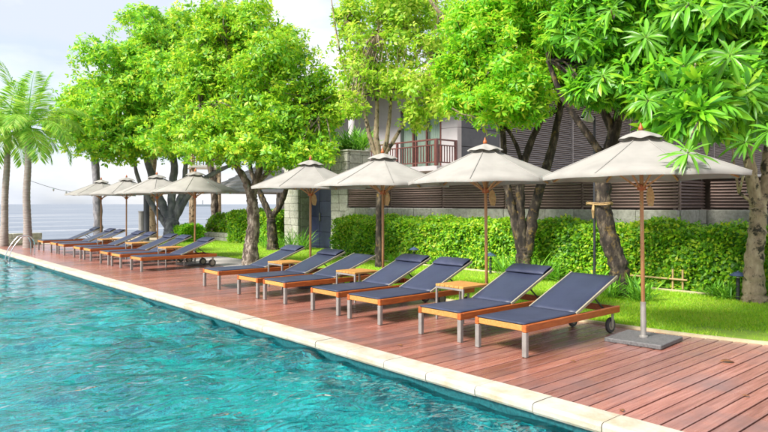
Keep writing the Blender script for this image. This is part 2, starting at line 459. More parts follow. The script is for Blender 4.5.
class MB:
    """Collects simple shapes of ONE piece into one mesh."""
    def __init__(s):
        s.v, s.f = [], []
    def box(s, x0, x1, y0, y1, z0, z1, c=0.0):
        b = len(s.v)
        if c <= 0:
            s.v += [(x, y, z) for z in (z0, z1) for y in (y0, y1) for x in (x0, x1)]
            s.f += [tuple(b + i for i in q) for q in ((0, 2, 3, 1), (4, 5, 7, 6), (0, 1, 5, 4), (2, 6, 7, 3), (0, 4, 6, 2), (1, 3, 7, 5))]
            return s
        v, f = chamfer(x0, x1, y0, y1, z0, z1, c)
        s.v += v
        s.f += [tuple(b + i for i in q) for q in f]
        return s
    def obox(s, p, q, w, h, up=(0, 0, 1)):
        """bar from p to q, w wide, h high"""
        p, q = Vector(p), Vector(q)
        d = (q - p).normalized()
        sd = d.cross(Vector(up)).normalized() * (w / 2)
        u = sd.cross(d).normalized() * (h / 2)
        b = len(s.v)
        for e in (p, q):
            s.v += [tuple(e - sd - u), tuple(e + sd - u), tuple(e + sd + u), tuple(e - sd + u)]
        s.f += [tuple(b + i for i in t) for t in ((0, 3, 2, 1), (4, 5, 6, 7), (0, 1, 5, 4), (1, 2, 6, 5), (2, 3, 7, 6), (3, 0, 4, 7))]
        return s
    def tube(s, pts, rad, n=8, cap=True):
        pts = [Vector(p) for p in pts]
        if not hasattr(rad, '__len__'):
            rad = [rad] * len(pts)
        b = len(s.v)
        ref = None
        for i, p in enumerate(pts):
            a = pts[max(i - 1, 0)]; c = pts[min(i + 1, len(pts) - 1)]
            d = (c - a).normalized()
            if ref is None:
                ref = Vector((1, 0, 0)) if abs(d.x) < 0.8 else Vector((0, 1, 0))
            e1 = (ref - d * ref.dot(d)).normalized()
            ref = e1
            e2 = d.cross(e1)
            for k in range(n):
                t = 2 * math.pi * k / n
                s.v.append(tuple(p + (e1 * math.cos(t) + e2 * math.sin(t)) * rad[i]))
        for i in range(len(pts) - 1):
            for k in range(n):
                k2 = (k + 1) % n
                s.f.append((b + i * n + k, b + i * n + k2, b + (i + 1) * n + k2, b + (i + 1) * n + k))
        if cap:
            s.f.append(tuple(b + k for k in reversed(range(n))))
            s.f.append(tuple(b + (len(pts) - 1) * n + k for k in range(n)))
        return s
    def lathe(s, prof, n=16, c=(0, 0, 0), axis='z'):
        b = len(s.v)
        for r, z in prof:
            for k in range(n):
                t = 2 * math.pi * k / n
                p = (r * math.cos(t), r * math.sin(t), z)
                if axis == 'y':
                    p = (p[0], p[2], p[1])
                s.v.append((p[0] + c[0], p[1] + c[1], p[2] + c[2]))
        for i in range(len(prof) - 1):
            for k in range(n):
                k2 = (k + 1) % n
                s.f.append((b + i * n + k, b + i * n + k2, b + (i + 1) * n + k2, b + (i + 1) * n + k))
        s.f.append(tuple(b + k for k in reversed(range(n))))
        s.f.append(tuple(b + (len(prof) - 1) * n + k for k in range(n)))
        return s
    def poly(s, pts):
        b = len(s.v)
        s.v += [tuple(p) for p in pts]
        s.f.append(tuple(range(b, b + len(pts))))
        return s
    def mesh(s, name, mat, smooth=False):
        me = bpy.data.meshes.new(name)
        me.from_pydata(s.v, [], s.f)
        me.materials.append(MATS[mat])
        if smooth:
            me.polygons.foreach_set('use_smooth', [True] * len(me.polygons))
        me.update()
        return me
    def build(s, name, mat, parent=None, smooth=False):
        return link(name, s.mesh(name, mat, smooth), parent)

def chamfer(x0, x1, y0, y1, z0, z1, c):
    """chamfered box: 24 vertices, 26 faces"""
    X, Y, Z = (x0, x1), (y0, y1), (z0, z1)
    idx, v = {}, []
    for i in (0, 1):
        for j in (0, 1):
            for k in (0, 1):
                px, py, pz = X[i], Y[j], Z[k]
                sx, sy, sz = (c if i == 0 else -c), (c if j == 0 else -c), (c if k == 0 else -c)
                for a, p in ((0, (px, py + sy, pz + sz)), (1, (px + sx, py, pz + sz)), (2, (px + sx, py + sy, pz))):
                    idx[(i, j, k, a)] = len(v); v.append(p)
    cx, cy, cz = (x0 + x1) / 2, (y0 + y1) / 2, (z0 + z1) / 2
    f = []
    def add(q):
        pts = [Vector(v[i]) for i in q]
        n = (pts[1] - pts[0]).cross(pts[2] - pts[0])
        mid = sum(pts, Vector()) / len(pts) - Vector((cx, cy, cz))
        f.append(tuple(q) if n.dot(mid) > 0 else tuple(reversed(q)))
    for i in (0, 1):
        add([idx[(i, 0, 0, 0)], idx[(i, 1, 0, 0)], idx[(i, 1, 1, 0)], idx[(i, 0, 1, 0)]])
        add([idx[(0, i, 0, 1)], idx[(1, i, 0, 1)], idx[(1, i, 1, 1)], idx[(0, i, 1, 1)]])
        add([idx[(0, 0, i, 2)], idx[(1, 0, i, 2)], idx[(1, 1, i, 2)], idx[(0, 1, i, 2)]])
    for i in (0, 1):
        for j in (0, 1):
            add([idx[(i, j, 0, 0)], idx[(i, j, 0, 1)], idx[(i, j, 1, 1)], idx[(i, j, 1, 0)]])
            add([idx[(i, 0, j, 0)], idx[(i, 0, j, 2)], idx[(i, 1, j, 2)], idx[(i, 1, j, 0)]])
            add([idx[(0, i, j, 1)], idx[(0, i, j, 2)], idx[(1, i, j, 2)], idx[(1, i, j, 1)]])
            for k in (0, 1):
                add([idx[(i, j, k, 0)], idx[(i, j, k, 1)], idx[(i, j, k, 2)]])
    return v, f

def grid_mesh(name, V, nu, nv, mat, smooth=True):
    """V: (nu*nv,3) array, row-major in v"""
    me = bpy.data.meshes.new(name)
    i = np.arange(nu * nv).reshape(nv, nu)
    q = np.stack([i[:-1, :-1], i[:-1, 1:], i[1:, 1:], i[1:, :-1]], -1).reshape(-1, 4)
    me.vertices.add(len(V)); me.vertices.foreach_set('co', np.asarray(V, np.float32).ravel())
    me.loops.add(q.size); me.loops.foreach_set('vertex_index', q.ravel().astype(np.int32))
    me.polygons.add(len(q))
    me.polygons.foreach_set('loop_start', np.arange(0, q.size, 4, dtype=np.int32))
    me.polygons.foreach_set('loop_total', np.full(len(q), 4, np.int32))
    me.materials.append(MATS[mat])
    me.update(calc_edges=True)
    if smooth:
        me.polygons.foreach_set('use_smooth', [True] * len(me.polygons))
    return me

def tri_mesh(name, V, T, mat):
    me = bpy.data.meshes.new(name)
    me.vertices.add(len(V)); me.vertices.foreach_set('co', np.asarray(V, np.float32).ravel())
    me.loops.add(T.size); me.loops.foreach_set('vertex_index', T.ravel().astype(np.int32))
    me.polygons.add(len(T))
    me.polygons.foreach_set('loop_start', np.arange(0, T.size, 3, dtype=np.int32))
    me.polygons.foreach_set('loop_total', np.full(len(T), 3, np.int32))
    me.materials.append(MATS[mat])
    me.update(calc_edges=True)
    return me

def norm(a):
    return a / np.maximum(np.linalg.norm(a, axis=-1, keepdims=True), 1e-9)
def leaves(base, d, up, Ls, Ws, droop=0.25, fold=0.25, fine=False):
    """vertices and triangles of many leaves: base, direction, upper side, length, half width"""
    d = norm(d)
    s = norm(np.cross(d, up))
    n = np.cross(s, d)
    Ls = Ls[:, None]; Ws = Ws[:, None]
    if fine:
        rows = [(0.0, 0.0), (0.28, 0.72), (0.62, 1.0), (0.85, 0.62), (1.0, 0.0)]
    else:
        rows = [(0.0, 0.0), (0.55, 1.0), (1.0, 0.0)]
    vs, starts, cnt = [], [], 0
    dr = droop if hasattr(droop, '__len__') else np.full(len(base), droop)
    dr = dr[:, None]
    for t, w in rows:
        c = base + d * Ls * t - n * dr * Ls * t * t
        if w == 0:
            vs.append(c); starts.append((cnt, 1)); cnt += 1
        else:
            vs += [c - s * Ws * w + n * fold * Ws * w, c, c + s * Ws * w + n * fold * Ws * w]
            starts.append((cnt, 3)); cnt += 3
    tri = []
    for (a, na), (b, nb) in zip(starts[:-1], starts[1:]):
        if na == 1:
            tri += [(a, b + 1, b), (a, b + 2, b + 1)]
        elif nb == 1:
            tri += [(a, a + 1, b), (a + 1, a + 2, b)]
        else:
            for k in (0, 1):
                tri += [(a + k, a + k + 1, b + k + 1), (a + k, b + k + 1, b + k)]
    V = np.stack(vs, 1).reshape(-1, 3)
    T = (np.array(tri)[None] + (np.arange(len(base)) * cnt)[:, None, None]).reshape(-1, 3)
    return V, T
def rosettes(cen, axis, per, Lm, Wm, el=(0.1, 0.9), jit=0.25, inner=0.02):
    """leaf arrays for whorls of leaves at centres cen pointing along axis"""
    n = len(cen)
    axis = norm(axis)
    ref = np.where(np.abs(axis[:, 2:3]) < 0.9, np.array([[0, 0, 1.0]]), np.array([[1.0, 0, 0]]))
    e1 = norm(np.cross(axis, ref)); e2 = np.cross(axis, e1)
    ph = (np.arange(per)[None] * 2.39996 + rng.uniform(0, 6.28, (n, 1)) + rng.normal(0, 0.25, (n, per)))
    e = rng.uniform(el[0], el[1], (n, per))
    d = (np.cos(e)[..., None] * (np.cos(ph)[..., None] * e1[:, None] + np.sin(ph)[..., None] * e2[:, None]) + np.sin(e)[..., None] * axis[:, None])
    sc = rng.uniform(0.6, 1.3, (n, 1)) * rng.uniform(1 - jit, 1 + jit, (n, per))
    base = cen[:, None] + d * inner + axis[:, None] * rng.uniform(-0.5, 0.3, (n, per))[..., None] * Lm * 0.35
    up = np.broadcast_to(axis[:, None], d.shape)
    return base.reshape(-1, 3), d.reshape(-1, 3), up.reshape(-1, 3), (Lm * sc).ravel(), (Wm * sc).ravel()

def crown_points(lobes, n, sub=9, shell=(0.35, 1.05), flat=0.9, up=0.45, seed=0):
    """clumped points inside crown lobes [(centre, (rx,ry,rz))...] with outward axes"""
    g = np.random.default_rng(seed)
    C, Rr, W = [], [], []
    for c, r in lobes:
        c = np.array(c); r = np.array(r)
        for k in range(sub * 2):
            u = norm(g.normal(0, 1, 3)[None])[0]
            q = c + u * r * g.uniform(0.3, 0.95)
            rr = r * g.uniform(0.14, 0.40) * np.array([1, 1, flat])
            C.append(q); Rr.append(rr); W.append(np.prod(rr) ** (2 / 3))
    C, Rr, W = np.array(C), np.array(Rr), np.array(W)
    k = g.choice(len(C), n, p=W / W.sum())
    u = norm(g.normal(0, 1, (n, 3)))
    lo = u[:, 2] < -0.35
    u[lo, 2] *= -g.choice([1, -0.5], lo.sum())
    u = norm(u)
    p = C[k] + u * Rr[k] * (g.uniform(shell[0] ** 3, shell[1] ** 3, (n, 1)) ** (1 / 3))
    LC = np.array([c for c, r in lobes]); LR = np.array([r for c, r in lobes])
    lk = g.choice(len(LC), n, p=LR[:, 0] ** 2 / (LR[:, 0] ** 2).sum())
    loose = g.uniform(0, 1, n) < .22
    pl_ = LC[lk] + norm(g.normal(0, 1, (n, 3))) * LR[lk] * g.uniform(.2, 1.12, (n, 1))
    p[loose] = pl_[loose]
    out_ = g.uniform(0, 1, n) < .09
    p[out_] += (u * Rr[k])[out_] * g.uniform(.1, .5, (int(out_.sum()), 1))
    ax = norm(u * 0.8 + np.array([0, 0, up]) + g.normal(0, 0.3, (n, 3)))
    return p, ax, C

def smooth_path(pts, rad, step=6):
    """Catmull-Rom through pts"""
    P = [Vector(p) for p in pts]
    P = [P[0] * 2 - P[1]] + P + [P[-1] * 2 - P[-2]]
    Rr = [rad[0]] + list(rad) + [rad[-1]]
    op, orr = [], []
    for i in range(1, len(P) - 2):
        for k in range(step):
            t = k / step
            a, b, c, d = P[i - 1], P[i], P[i + 1], P[i + 2]
            q = 0.5 * ((2 * b) + (c - a) * t + (2 * a - 5 * b + 4 * c - d) * t * t + (3 * b - a - 3 * c + d) * t ** 3)
            op.append(q); orr.append(Rr[i] * (1 - t) + Rr[i + 1] * t)
    op.append(P[-2]); orr.append(Rr[-2])
    return op, orr
def limb(mb, px, d, r0, r1, wob=0.03, n=9):
    """limb through photo points [(u,v) or (u,v,d)]"""
    pts = []
    for p in px:
        pts.append(p if isinstance(p, Vector) else at(p[0], p[1], p[2] if len(p) > 2 else d))
    rad = [r0 + (r1 - r0) * i / (len(pts) - 1) for i in range(len(pts))]
    q, r = smooth_path(pts, rad)
    q = [v + Vector((random.gauss(0, wob * a), random.gauss(0, wob * a), 0)) for v, a in zip(q, [x * 2 for x in r])]
    r = [a * random.uniform(0.92, 1.09) for a in r]
    mb.tube(q, r, n)
def lobe(u, v, ru, rv, d, rd=None):
    s = d / FPX
    p = at(u, v, d)
    rx = ru * s
    return (tuple(p), (rd if rd else rx, rd if rd else rx, rv * s))

def tree(name, label, base, trunk_px, limbs, lobes, leafmat, bark, d, r, n_ros, per, Lm, Wm, fine=False, sub=9, el=(0.0, 0.8), droop=0.25,
         group=None, seed=1, twigs=26, shell=(0.4, 1.08), upbias=0.45, flare=1.35, trunk_bark=None):
    t = thing(name, label, 'tree', base, group=group)
    inv = Matrix.Translation(-Vector(base))
    def rebase(mb):
        mb.v = [tuple(inv @ Vector(q)) for q in mb.v]
    mb = MB()
    pts = [Vector((base[0], base[1], base[2] - 0.05))] + [at(p[0], p[1], p[2] if len(p) > 2 else d) for p in trunk_px]
    rad = [r * flare] + [r * (1 - 0.35 * i / len(trunk_px)) for i in range(len(trunk_px))]
    q, rr = smooth_path(pts, rad, 9)
    rr = [a * random.uniform(0.93, 1.08) for a in rr]
    mb.tube(q, rr, 16)
    for i_ in range(len(q)):
        for k_ in range(16):
            v_ = Vector(mb.v[i_ * 16 + k_])
            mb.v[i_ * 16 + k_] = tuple(q[i_] + (v_ - q[i_]) * random.uniform(.88, 1.1))
    rebase(mb)
    mb.build('trunk', trunk_bark or bark, t, True)
    for L_ in limbs:
        mb = MB()
        limb(mb, L_[0], L_[3] if len(L_) > 3 else d, L_[1], L_[2])
        rebase(mb)
        mb.build('branch', bark, t, True)
    p, ax, C = crown_points(lobes, n_ros, sub, shell, seed=seed, up=upbias)
    # twigs from inside the crown out to the clumps
    mb = MB()
    ends = [at(*(L_[0][-1] if len(L_[0][-1]) > 2 else (*L_[0][-1], L_[3] if len(L_) > 3 else d))) for L_ in limbs] or [pts[-1]]
    for c in C[:twigs * 8]:
        c = Vector(c)
        e = min(ends, key=lambda x: (x - c).length)
        mid = (e + c) / 2 + Vector((random.uniform(-.2, .2), random.uniform(-.2, .2), random.uniform(-.1, .25)))
        pq, rq = smooth_path([e, mid, c], [r * 0.16, r * 0.10, r * 0.05], 4)
        mb.tube(pq, rq, 5)
    rebase(mb)
    tag(mb.build('twigs', bark, t, True), kind='stuff')
    b, dd, up, Ls, Ws = rosettes(p, ax, per, Lm, Wm, el)
    V, T = leaves(b, dd, up, Ls, Ws, droop, fine=fine)
    V = V - np.array(base)[None]
    cr = link('crown', tri_mesh('crown', V, T, leafmat), t)
    tag(cr, kind='stuff')
    return t

# ================================================================== SETTING
EDGE = 4.47                      # deck side of the coping
PX0, PX1, PY0, PY1 = -7.0, 4.23, -9.0, 27.0     # pool
COAST = 33.0
g = MB()
xs = [-1500, PX0 - 0.02, PX1 + 0.06, 1500]
ys = [-1500, PY0 - 0.02, PY1 + 0.06, COAST]
for i in range(3):
    for j in range(3):
        if i == 1 and j == 1:
            continue
        g.poly([(xs[i], ys[j], -.07), (xs[i + 1], ys[j], -.07), (xs[i + 1], ys[j + 1], -.07), (xs[i], ys[j + 1], -.07)])
g.poly([(-1500, COAST, -.07), (1500, COAST, -.07), (1500, COAST + 14, -2.9), (-1500, COAST + 14, -2.9)])
tag(g.build('ground', 'sand'), kind='structure')
g = MB().poly([(-6000, COAST + 6, -2.0), (6000, COAST + 6, -2.0), (6000, 9000, -2.0), (-6000, 9000, -2.0)])
tag(g.build('sea', 'sea'), kind='structure')

# pool basin
b = MB()
zf = -1.45
b.poly([(PX0, PY0, zf), (PX1, PY0, zf), (PX1, PY1, zf), (PX0, PY1, zf)])
b.poly([(PX1, PY0, zf), (PX1, PY0, -.26), (PX1, PY1, -.26), (PX1, PY1, zf)])
b.poly([(PX0, PY0, zf), (PX0, PY1, zf), (PX0, PY1, 0), (PX0, PY0, 0)])
b.poly([(PX0, PY1, zf), (PX1, PY1, zf), (PX1, PY1, 0), (PX0, PY1, 0)])
b.poly([(PX0, PY0, zf), (PX0, PY0, 0), (PX1, PY0, 0), (PX1, PY0, zf)])
tag(b.build('pool_basin', 'pool_tile'), kind='structure')
tag(MB().poly([(PX1, PY0, -.26), (PX1, PY0, 0), (PX1, PY1, 0), (PX1, PY1, -.26)]).build('waterline_band', 'tile_band'), kind='structure')
# pool water with real ripples
nx, ny = 190, 600
gx, gy = np.meshgrid(np.linspace(PX0 + .005, PX1 - .005, nx), np.linspace(PY0 + .005, PY1 - .005, ny))
gz = np.zeros_like(gx)
for k in range(34):
    lam = math.exp(random.uniform(math.log(0.34), math.log(1.8)))
    a = random.gauss(R(50), 0.5)
    gz += 0.0085 * lam ** 0.95 * np.sin((gx * math.cos(a) + gy * math.sin(a)) * 2 * math.pi / lam + random.uniform(0, 6.28))
amp = 0.65 + 0.35 * np.sin(gx * 0.9 + 1.3) * np.sin(gy * 0.55)
calm = 1 - .62 * np.clip((gy - 8) / 9, 0, 1)
gz = -0.115 + gz * amp * calm
w = link('pool_water', grid_mesh('pool_water', np.stack([gx, gy, gz], -1).reshape(-1, 3), nx, ny, 'pool_water'))
tag(w, kind='structure')

# coping stones
cop = tag(MB().box(PX1 + .012, EDGE - .006, PY0 - .3, PY1 + .3, -.07, -.012).build('pool_coping', 'mortar'), kind='structure')
def coping_mesh(Ln):
    prof = [(0.0, -.05), (-.012, -.03), (-.014, .008), (-.006, .026), (.012, .034), (.20, .036), (.262, .034), (.266, .028), (.266, -.05)]
    mb = MB()
    for y in (0, Ln):
        for (x, z) in prof:
            mb.v.append((x, y, z))
    n = len(prof)
    for i in range(n):
        j = (i + 1) % n
        mb.f.append((i, j, n + j, n + i))
    mb.f.append(tuple(reversed(range(n)))); mb.f.append(tuple(range(n, 2 * n)))
    return mb.mesh('coping_stone', 'coping')
cm = coping_mesh(0.592)
y = PY0
while y < PY1:
    o = link('coping_stone', cm, cop)
    o.location = (EDGE - .268 + random.uniform(-.002, .002), y, random.uniform(-.002, .002))
    y += 0.6

# deck: planks laid across, from the coping to the lawn edging
def edge_x(y):
    pts = [(-30, 9.6), (0.5, 8.75), (1.6, 8.4), (2.55, 8.08), (3.45, 7.86), (4.7, 7.76), (8, 7.7), (14, 7.62), (40, 7.62)]
    for (a, xa), (c, xc) in zip(pts[:-1], pts[1:]):
        if y <= c:
            return xa + (xc - xa) * (y - a) / (c - a)
    return 7.62
deck = tag(MB().box(EDGE, 7.55, -4, PY1 + 1.2, -.066, -.046).build('deck', 'soffit'), kind='structure')
PITCH = 0.145
k = 0
y = -0.6
shared = {}
while y < PY1 + 1.0:
    x1 = edge_x(y) - .012
    key = round(x1 * 50)
    if key not in shared:
        shared[key] = MB().box(0, x1 - EDGE - .003, 0, PITCH - .016, -.032, 0, .005).mesh('plank', 'deck')
    o = link('plank', shared[key], deck)
    o.location = (EDGE + .003, y, random.uniform(-.0015, .0015))
    y += PITCH
    k += 1
# deck beyond the pool's seaward end
sd = tag(MB().box(-9, EDGE - .3, PY1 + .35, PY1 + 2.2, -.066, -.01).build('terrace', 'path'), kind='structure')

# lawn edging strip
e = MB()
ys_ = [1.0 + i * 0.45 for i in range(30)]
for a, c in zip(ys_[:-1], ys_[1:]):
    xa, xc = edge_x(a), edge_x(c)
    b0 = len(e.v)
    for (x, yy) in ((xa, a), (xc, c)):
        e.v += [(x - .01, yy, -.06), (x - .008, yy, .03), (x + .06, yy, .03), (x + .065, yy, -.06)]
    for i in range(3):
        e.f.append((b0 + i, b0 + 4 + i, b0 + 5 + i, b0 + 1 + i))
tag(e.build('lawn_edging', 'edging'), kind='structure')
# pale path beside the far lawn
p = MB().box(7.64, 9.0, 14.2, 30, -.066, 0.004)
tag(p.build('path', 'path'), kind='structure')

# lawn: an uneven turf sheet with grass blades
def lawn_x0(y):
    return edge_x(y) + .05 if y < 14.1 else 9.0
LY0, LY1, LX1 = 0.6, 26.5, 11.55
nu, nv = 30, 180
V = []
for j in range(nv):
    yy = LY0 + (LY1 - LY0) * j / (nv - 1)
    x0 = lawn_x0(yy)
    x1 = LX1 if yy < 15.4 else min(13.3, LX1 + (yy - 15.4) * 1.5)
    for i in range(nu):
        x = x0 + (x1 - x0) * i / (nu - 1)
        V.append((x, yy, 0.014 + 0.012 * math.sin(x * 2.1 + yy) * math.sin(yy * 1.3 - x) + random.uniform(-.004, .004)))
lawn = tag(link('lawn', grid_mesh('lawn', np.array(V), nu, nv, 'lawn_soil')), kind='structure')
def scatter(n, y0, y1):
    yy = rng.uniform(y0, y1, n)
    x0 = np.array([lawn_x0(a) for a in yy])
    x1 = np.where(yy < 15.4, LX1, np.minimum(13.3, LX1 + (yy - 15.4) * 1.5))
    return np.stack([rng.uniform(0, 1, n) * (x1 - x0) + x0, yy, np.full(n, 0.01)], -1)
def blades(pts, h, wd, lean):
    n = len(pts)
    a = rng.uniform(0, 6.28, n)
    s = np.stack([np.cos(a), np.sin(a), np.zeros(n)], -1)
    hh = h * rng.uniform(0.5, 1.25, n)[:, None]
    tip = pts + np.stack([rng.normal(0, lean, n), rng.normal(0, lean, n), np.ones(n)], -1) * hh
    V = np.stack([pts - s * wd, pts + s * wd, tip], 1).reshape(-1, 3)
    return V, np.arange(3 * n).reshape(-1, 3)
P_ = np.concatenate([scatter(70000, 1.0, 6.5), scatter(55000, 6.5, 15), scatter(40000, 15, 26)])
for (u_, v_, r_) in ((748, 338, .5), (768, 341, .6), (640, 306, .35), (705, 331, .25), (610, 305, .35)):
    c_ = at(u_, v_, FPX * CAMH / (v_ - HV))
    q_ = np.hypot(P_[:, 0] - c_.x, P_[:, 1] - c_.y) / r_
    P_ = P_[rng.uniform(0, 1, len(P_)) < np.clip(q_ ** 2, .22, 1)]
V, T = blades(P_, 0.042, 0.0055, 0.55)
tag(link('grass', tri_mesh('grass', V, T, 'grass')), 'short bright green lawn grass between the deck and the hedge', 'grass', kind='stuff')
# narrow kerb at the back of the lawn and the soil bed behind it
tag(MB().box(LX1, LX1 + .07, 0.6, 15.4, -.06, .055, .01).build('bed_kerb', 'edging'), kind='structure')
tag(MB().box(LX1 + .075, 13.4, -2, 15.4, -.066, .03).build('planting_bed', 'soil'), kind='structure')

# ================================================================== BUILDINGS
UNIT = {}
def unit(mat, c=0.04):
    key = (mat, c)
    if key not in UNIT:
        UNIT[key] = MB().box(-.5, .5, -.5, .5, -.5, .5, c).mesh('piece', mat)
    return UNIT[key]
def piece(name, mat, parent, x0, x1, y0, y1, z0, z1, c=0.04, off=(0, 0, 0)):
    """one box-like piece sharing its mesh with all others of the material"""
    o = link(name, unit(mat, c), parent)
    o.location = ((x0 + x1) / 2 - off[0], (y0 + y1) / 2 - off[1], (z0 + z1) / 2 - off[2])
    o.scale = (x1 - x0, y1 - y0, z1 - z0)
    return o
def courses(parent, off, axis, fixed, a0, a1, z0, z1, h, lmin, lmax, proud, mat='stone', thick=.1, face=-1):
    """stone courses on a wall face; axis 'y' = face looks to -x at x=fixed, axis 'x' = face looks to -y at y=fixed"""
    z = z0
    while z < z1 - .02:
        zt = min(z + h * random.uniform(.92, 1.08), z1)
        if z1 - zt < .05: zt = z1
        a = a0
        while a < a1 - .01:
            b_ = min(a + random.uniform(lmin, lmax), a1)
            if a1 - b_ < lmin * .5: b_ = a1
            pr = proud + random.uniform(0, .018)
            if axis == 'y':
                piece('stone', mat, parent, fixed - pr, fixed + thick, a + .006, b_ - .006, z + .006, zt - .006, .05, off)
            else:
                piece('stone', mat, parent, a + .006, b_ - .006, fixed - pr, fixed + thick, z + .006, zt - .006, .05, off)
            a = b_
        z = zt

# --- garden wall: stone base with brown louvres, stepping back at the right
GWX = 13.0
GW = thing('garden_wall', 'long low garden wall of pale stone topped by brown horizontal slats, behind the hedge', 'wall', (GWX, 10, 0))
off = (GWX, 10, 0)
Ystep, Xback = 5.74, 14.4
MB().box(.03, .4, Ystep - 10 + .03, 16.9 - 10, -.06, 1.48).build('core', 'mortar', GW)
MB().box(.40, Xback - GWX + .4, Ystep - 10 + .03, Ystep - 10 + .4, -.06, 1.48).build('core', 'mortar', GW)
MB().box(Xback - GWX + .03, Xback - GWX + .4, -2 - 10, Ystep - 10 + .03, -.06, 1.48).build('core', 'mortar', GW)
courses(GW, off, 'y', GWX, Ystep, 16.85, .86, 1.5, .32, .5, 1.0, .0)
courses(GW, off, 'x', Ystep, GWX + .12, Xback, .86, 1.5, .32, .5, .9, .0)
courses(GW, off, 'y', Xback, -1.0, Ystep - .02, .86, 1.5, .32, .6, 1.1, .0)
sl0, sl1, spitch = 1.535, 2.18, 0.066
def slat_run(axis, fixed, a0, a1):
    n = int((sl1 - sl0) / spitch)
    npan = max(1, round((a1 - a0) / 2.2))
    for q in range(npan):
        s0, s1 = a0 + (a1 - a0) * q / npan + .02, a0 + (a1 - a0) * (q + 1) / npan - .02
        for i in range(n):
            z = sl0 + i * spitch + .02
            o = link('slat', unit('slat_brown', .08), GW)
            if axis == 'y':
                o.location = (fixed + .06 - off[0], (s0 + s1) / 2 - off[1], z + .014)
                o.scale = (.075, s1 - s0, .02)
                o.rotation_euler = (0, R(-38), 0)
            else:
                o.location = ((s0 + s1) / 2 - off[0], fixed + .06 - off[1], z + .014)
                o.scale = (s1 - s0, .075, .02)
                o.rotation_euler = (R(38), 0, 0)
        if axis == 'y':
            piece('post', 'slat_brown', GW, fixed + .09, fixed + .14, s0 - .03, s0 + .02, 1.5, 2.2, .04, off)
        else:
            piece('post', 'slat_brown', GW, s0 - .03, s0 + .02, fixed + .09, fixed + .14, 1.5, 2.2, .04, off)
slat_run('y', GWX, Ystep, 16.85)
slat_run('x', Ystep, GWX + .1, Xback + .05)
slat_run('y', Xback, -.6, Ystep - .05)
# dark boarding behind the slats and a cap on top
piece('backing_board', 'soffit', GW, GWX + .15, GWX + .18, Ystep + .15, 16.85, 1.5, 2.18, .01, off)
piece('backing_board', 'soffit', GW, GWX + .18, Xback + .15, Ystep + .16, Ystep + .19, 1.5, 2.18, .01, off)
piece('backing_board', 'soffit', GW, Xback + .16, Xback + .19, -.6, Ystep + .155, 1.5, 2.18, .01, off)
piece('cap', 'wall_pale', GW, GWX - .02, GWX + .24, Ystep - .02, 16.85, 2.185, 2.235, .02, off)
piece('cap', 'wall_pale', GW, GWX + .245, Xback + .24, Ystep - .02, Ystep + .24, 2.185, 2.235, .02, off)
piece('cap', 'wall_pale', GW, Xback - .02, Xback + .24, -.6, Ystep - .025, 2.185, 2.235, .02, off)

# --- stone gate block with a dark blue door
GT = thing('stone_gate', 'pale stone block gatehouse with a tall dark blue door', 'gatehouse', (13.4, 18.7, 0))
off = (13.4, 18.7, 0)
yA, yB, yC, yD, zt, zl = 16.72, 17.66, 19.7, 20.65, 3.4, 2.85
for (a, c) in ((yA, yB), (yC, yD)):
    MB().box(13.05 - off[0], 13.95 - off[0], a + .04 - off[1], c - .04 - off[1], -.06, zt - .03).build('core', 'mortar', GT)
MB().box(13.05 - off[0], 13.95 - off[0], yB - .04 - off[1], yC + .04 - off[1], zl + .03, zt - .032).build('lintel', 'mortar', GT)
courses(GT, off, 'y', 13.0, yA, yB, 0, zt, .27, .34, .6, 0)
courses(GT, off, 'y', 13.0, yC, yD, 0, zt, .27, .34, .6, 0)
courses(GT, off, 'y', 13.0, yB, yC, zl, zt, .275, .4, .7, 0)
courses(GT, off, 'x', yA, 13.11, 13.98, 0, zt, .27, .36, .6, 0, thick=.06)
courses(GT, off, 'x', yC, 13.11, 13.98, 0, zl, .27, .36, .6, 0, thick=.06)
dr = MB().box(.12, .17, yB - .03 - off[1], yC + .03 - off[1], -.02, zl + .04).build('door', 'door_blue', GT)
for i in range(5):
    z0 = .05 + i * .56
    o = MB().box(.10, .121, yB + .06 - off[1], (yB + yC) / 2 + .35 - off[1], z0, z0 + .545, .006).build('door_panel', 'door_blue', dr)
    o = MB().box(.10, .121, (yB + yC) / 2 + .37 - off[1], yC - .06 - off[1], z0, z0 + .545, .006).build('door_panel', 'door_blue', dr)
MB().box(.05, .101, (yB + yC) / 2 + .30 - off[1], (yB + yC) / 2 + .33 - off[1], 1.0, 1.3, .006).build('handle', 'metal', dr)
MB().box(-.44, .56, yA - .04 - off[1], yD + .04 - off[1], zt - .001, zt + .05, .012).build('coping', 'stone', GT)

# --- the two storey house behind
HX, HY = 19.2, 17.4
HS = thing('resort_house', 'grey two storey house with wooden balcony, curtained doors and a tall louvred side', 'house', (HX, HY, 0))
off = (HX, HY, 0)
ZF, ZE = 3.17, 6.75
# ground floor walls and upper walls
piece('wall', 'wall_pale', HS, HX + .02, HX + .3, HY + .3, HY + 14, -.06, ZF - .2, .004, off)
piece('wall', 'wall_pale', HS, HX, HX + .25, HY, HY + .9, 4.78, ZE, .004, off)
piece('wall', 'wall_pale', HS, HX, HX + .25, HY, HY + .9, ZF, 4.765, .004, off)
piece('wall', 'wall_pale', HS, HX, HX + .25, HY + 3.45, HY + 14, ZF, ZE, .004, off)
# dark panels of the side face
x = HX + .26
for i, (za, zb) in enumerate(((-.06, 1.4), (1.4, 2.4), (2.4, 3.2), (3.2, 4.0), (4.0, 4.78), (4.78, 5.1), (5.1, 5.85), (5.85, ZE))):
    piece('wall_panel', 'panel_dark', HS, x, x + 2.45, HY + .02, HY + .2, za + .012, zb - .012, .006, off)
piece('wall_core', 'soffit', HS, x, x + 37.5, HY + .24, HY + .4, -.06, ZE, .002, off)
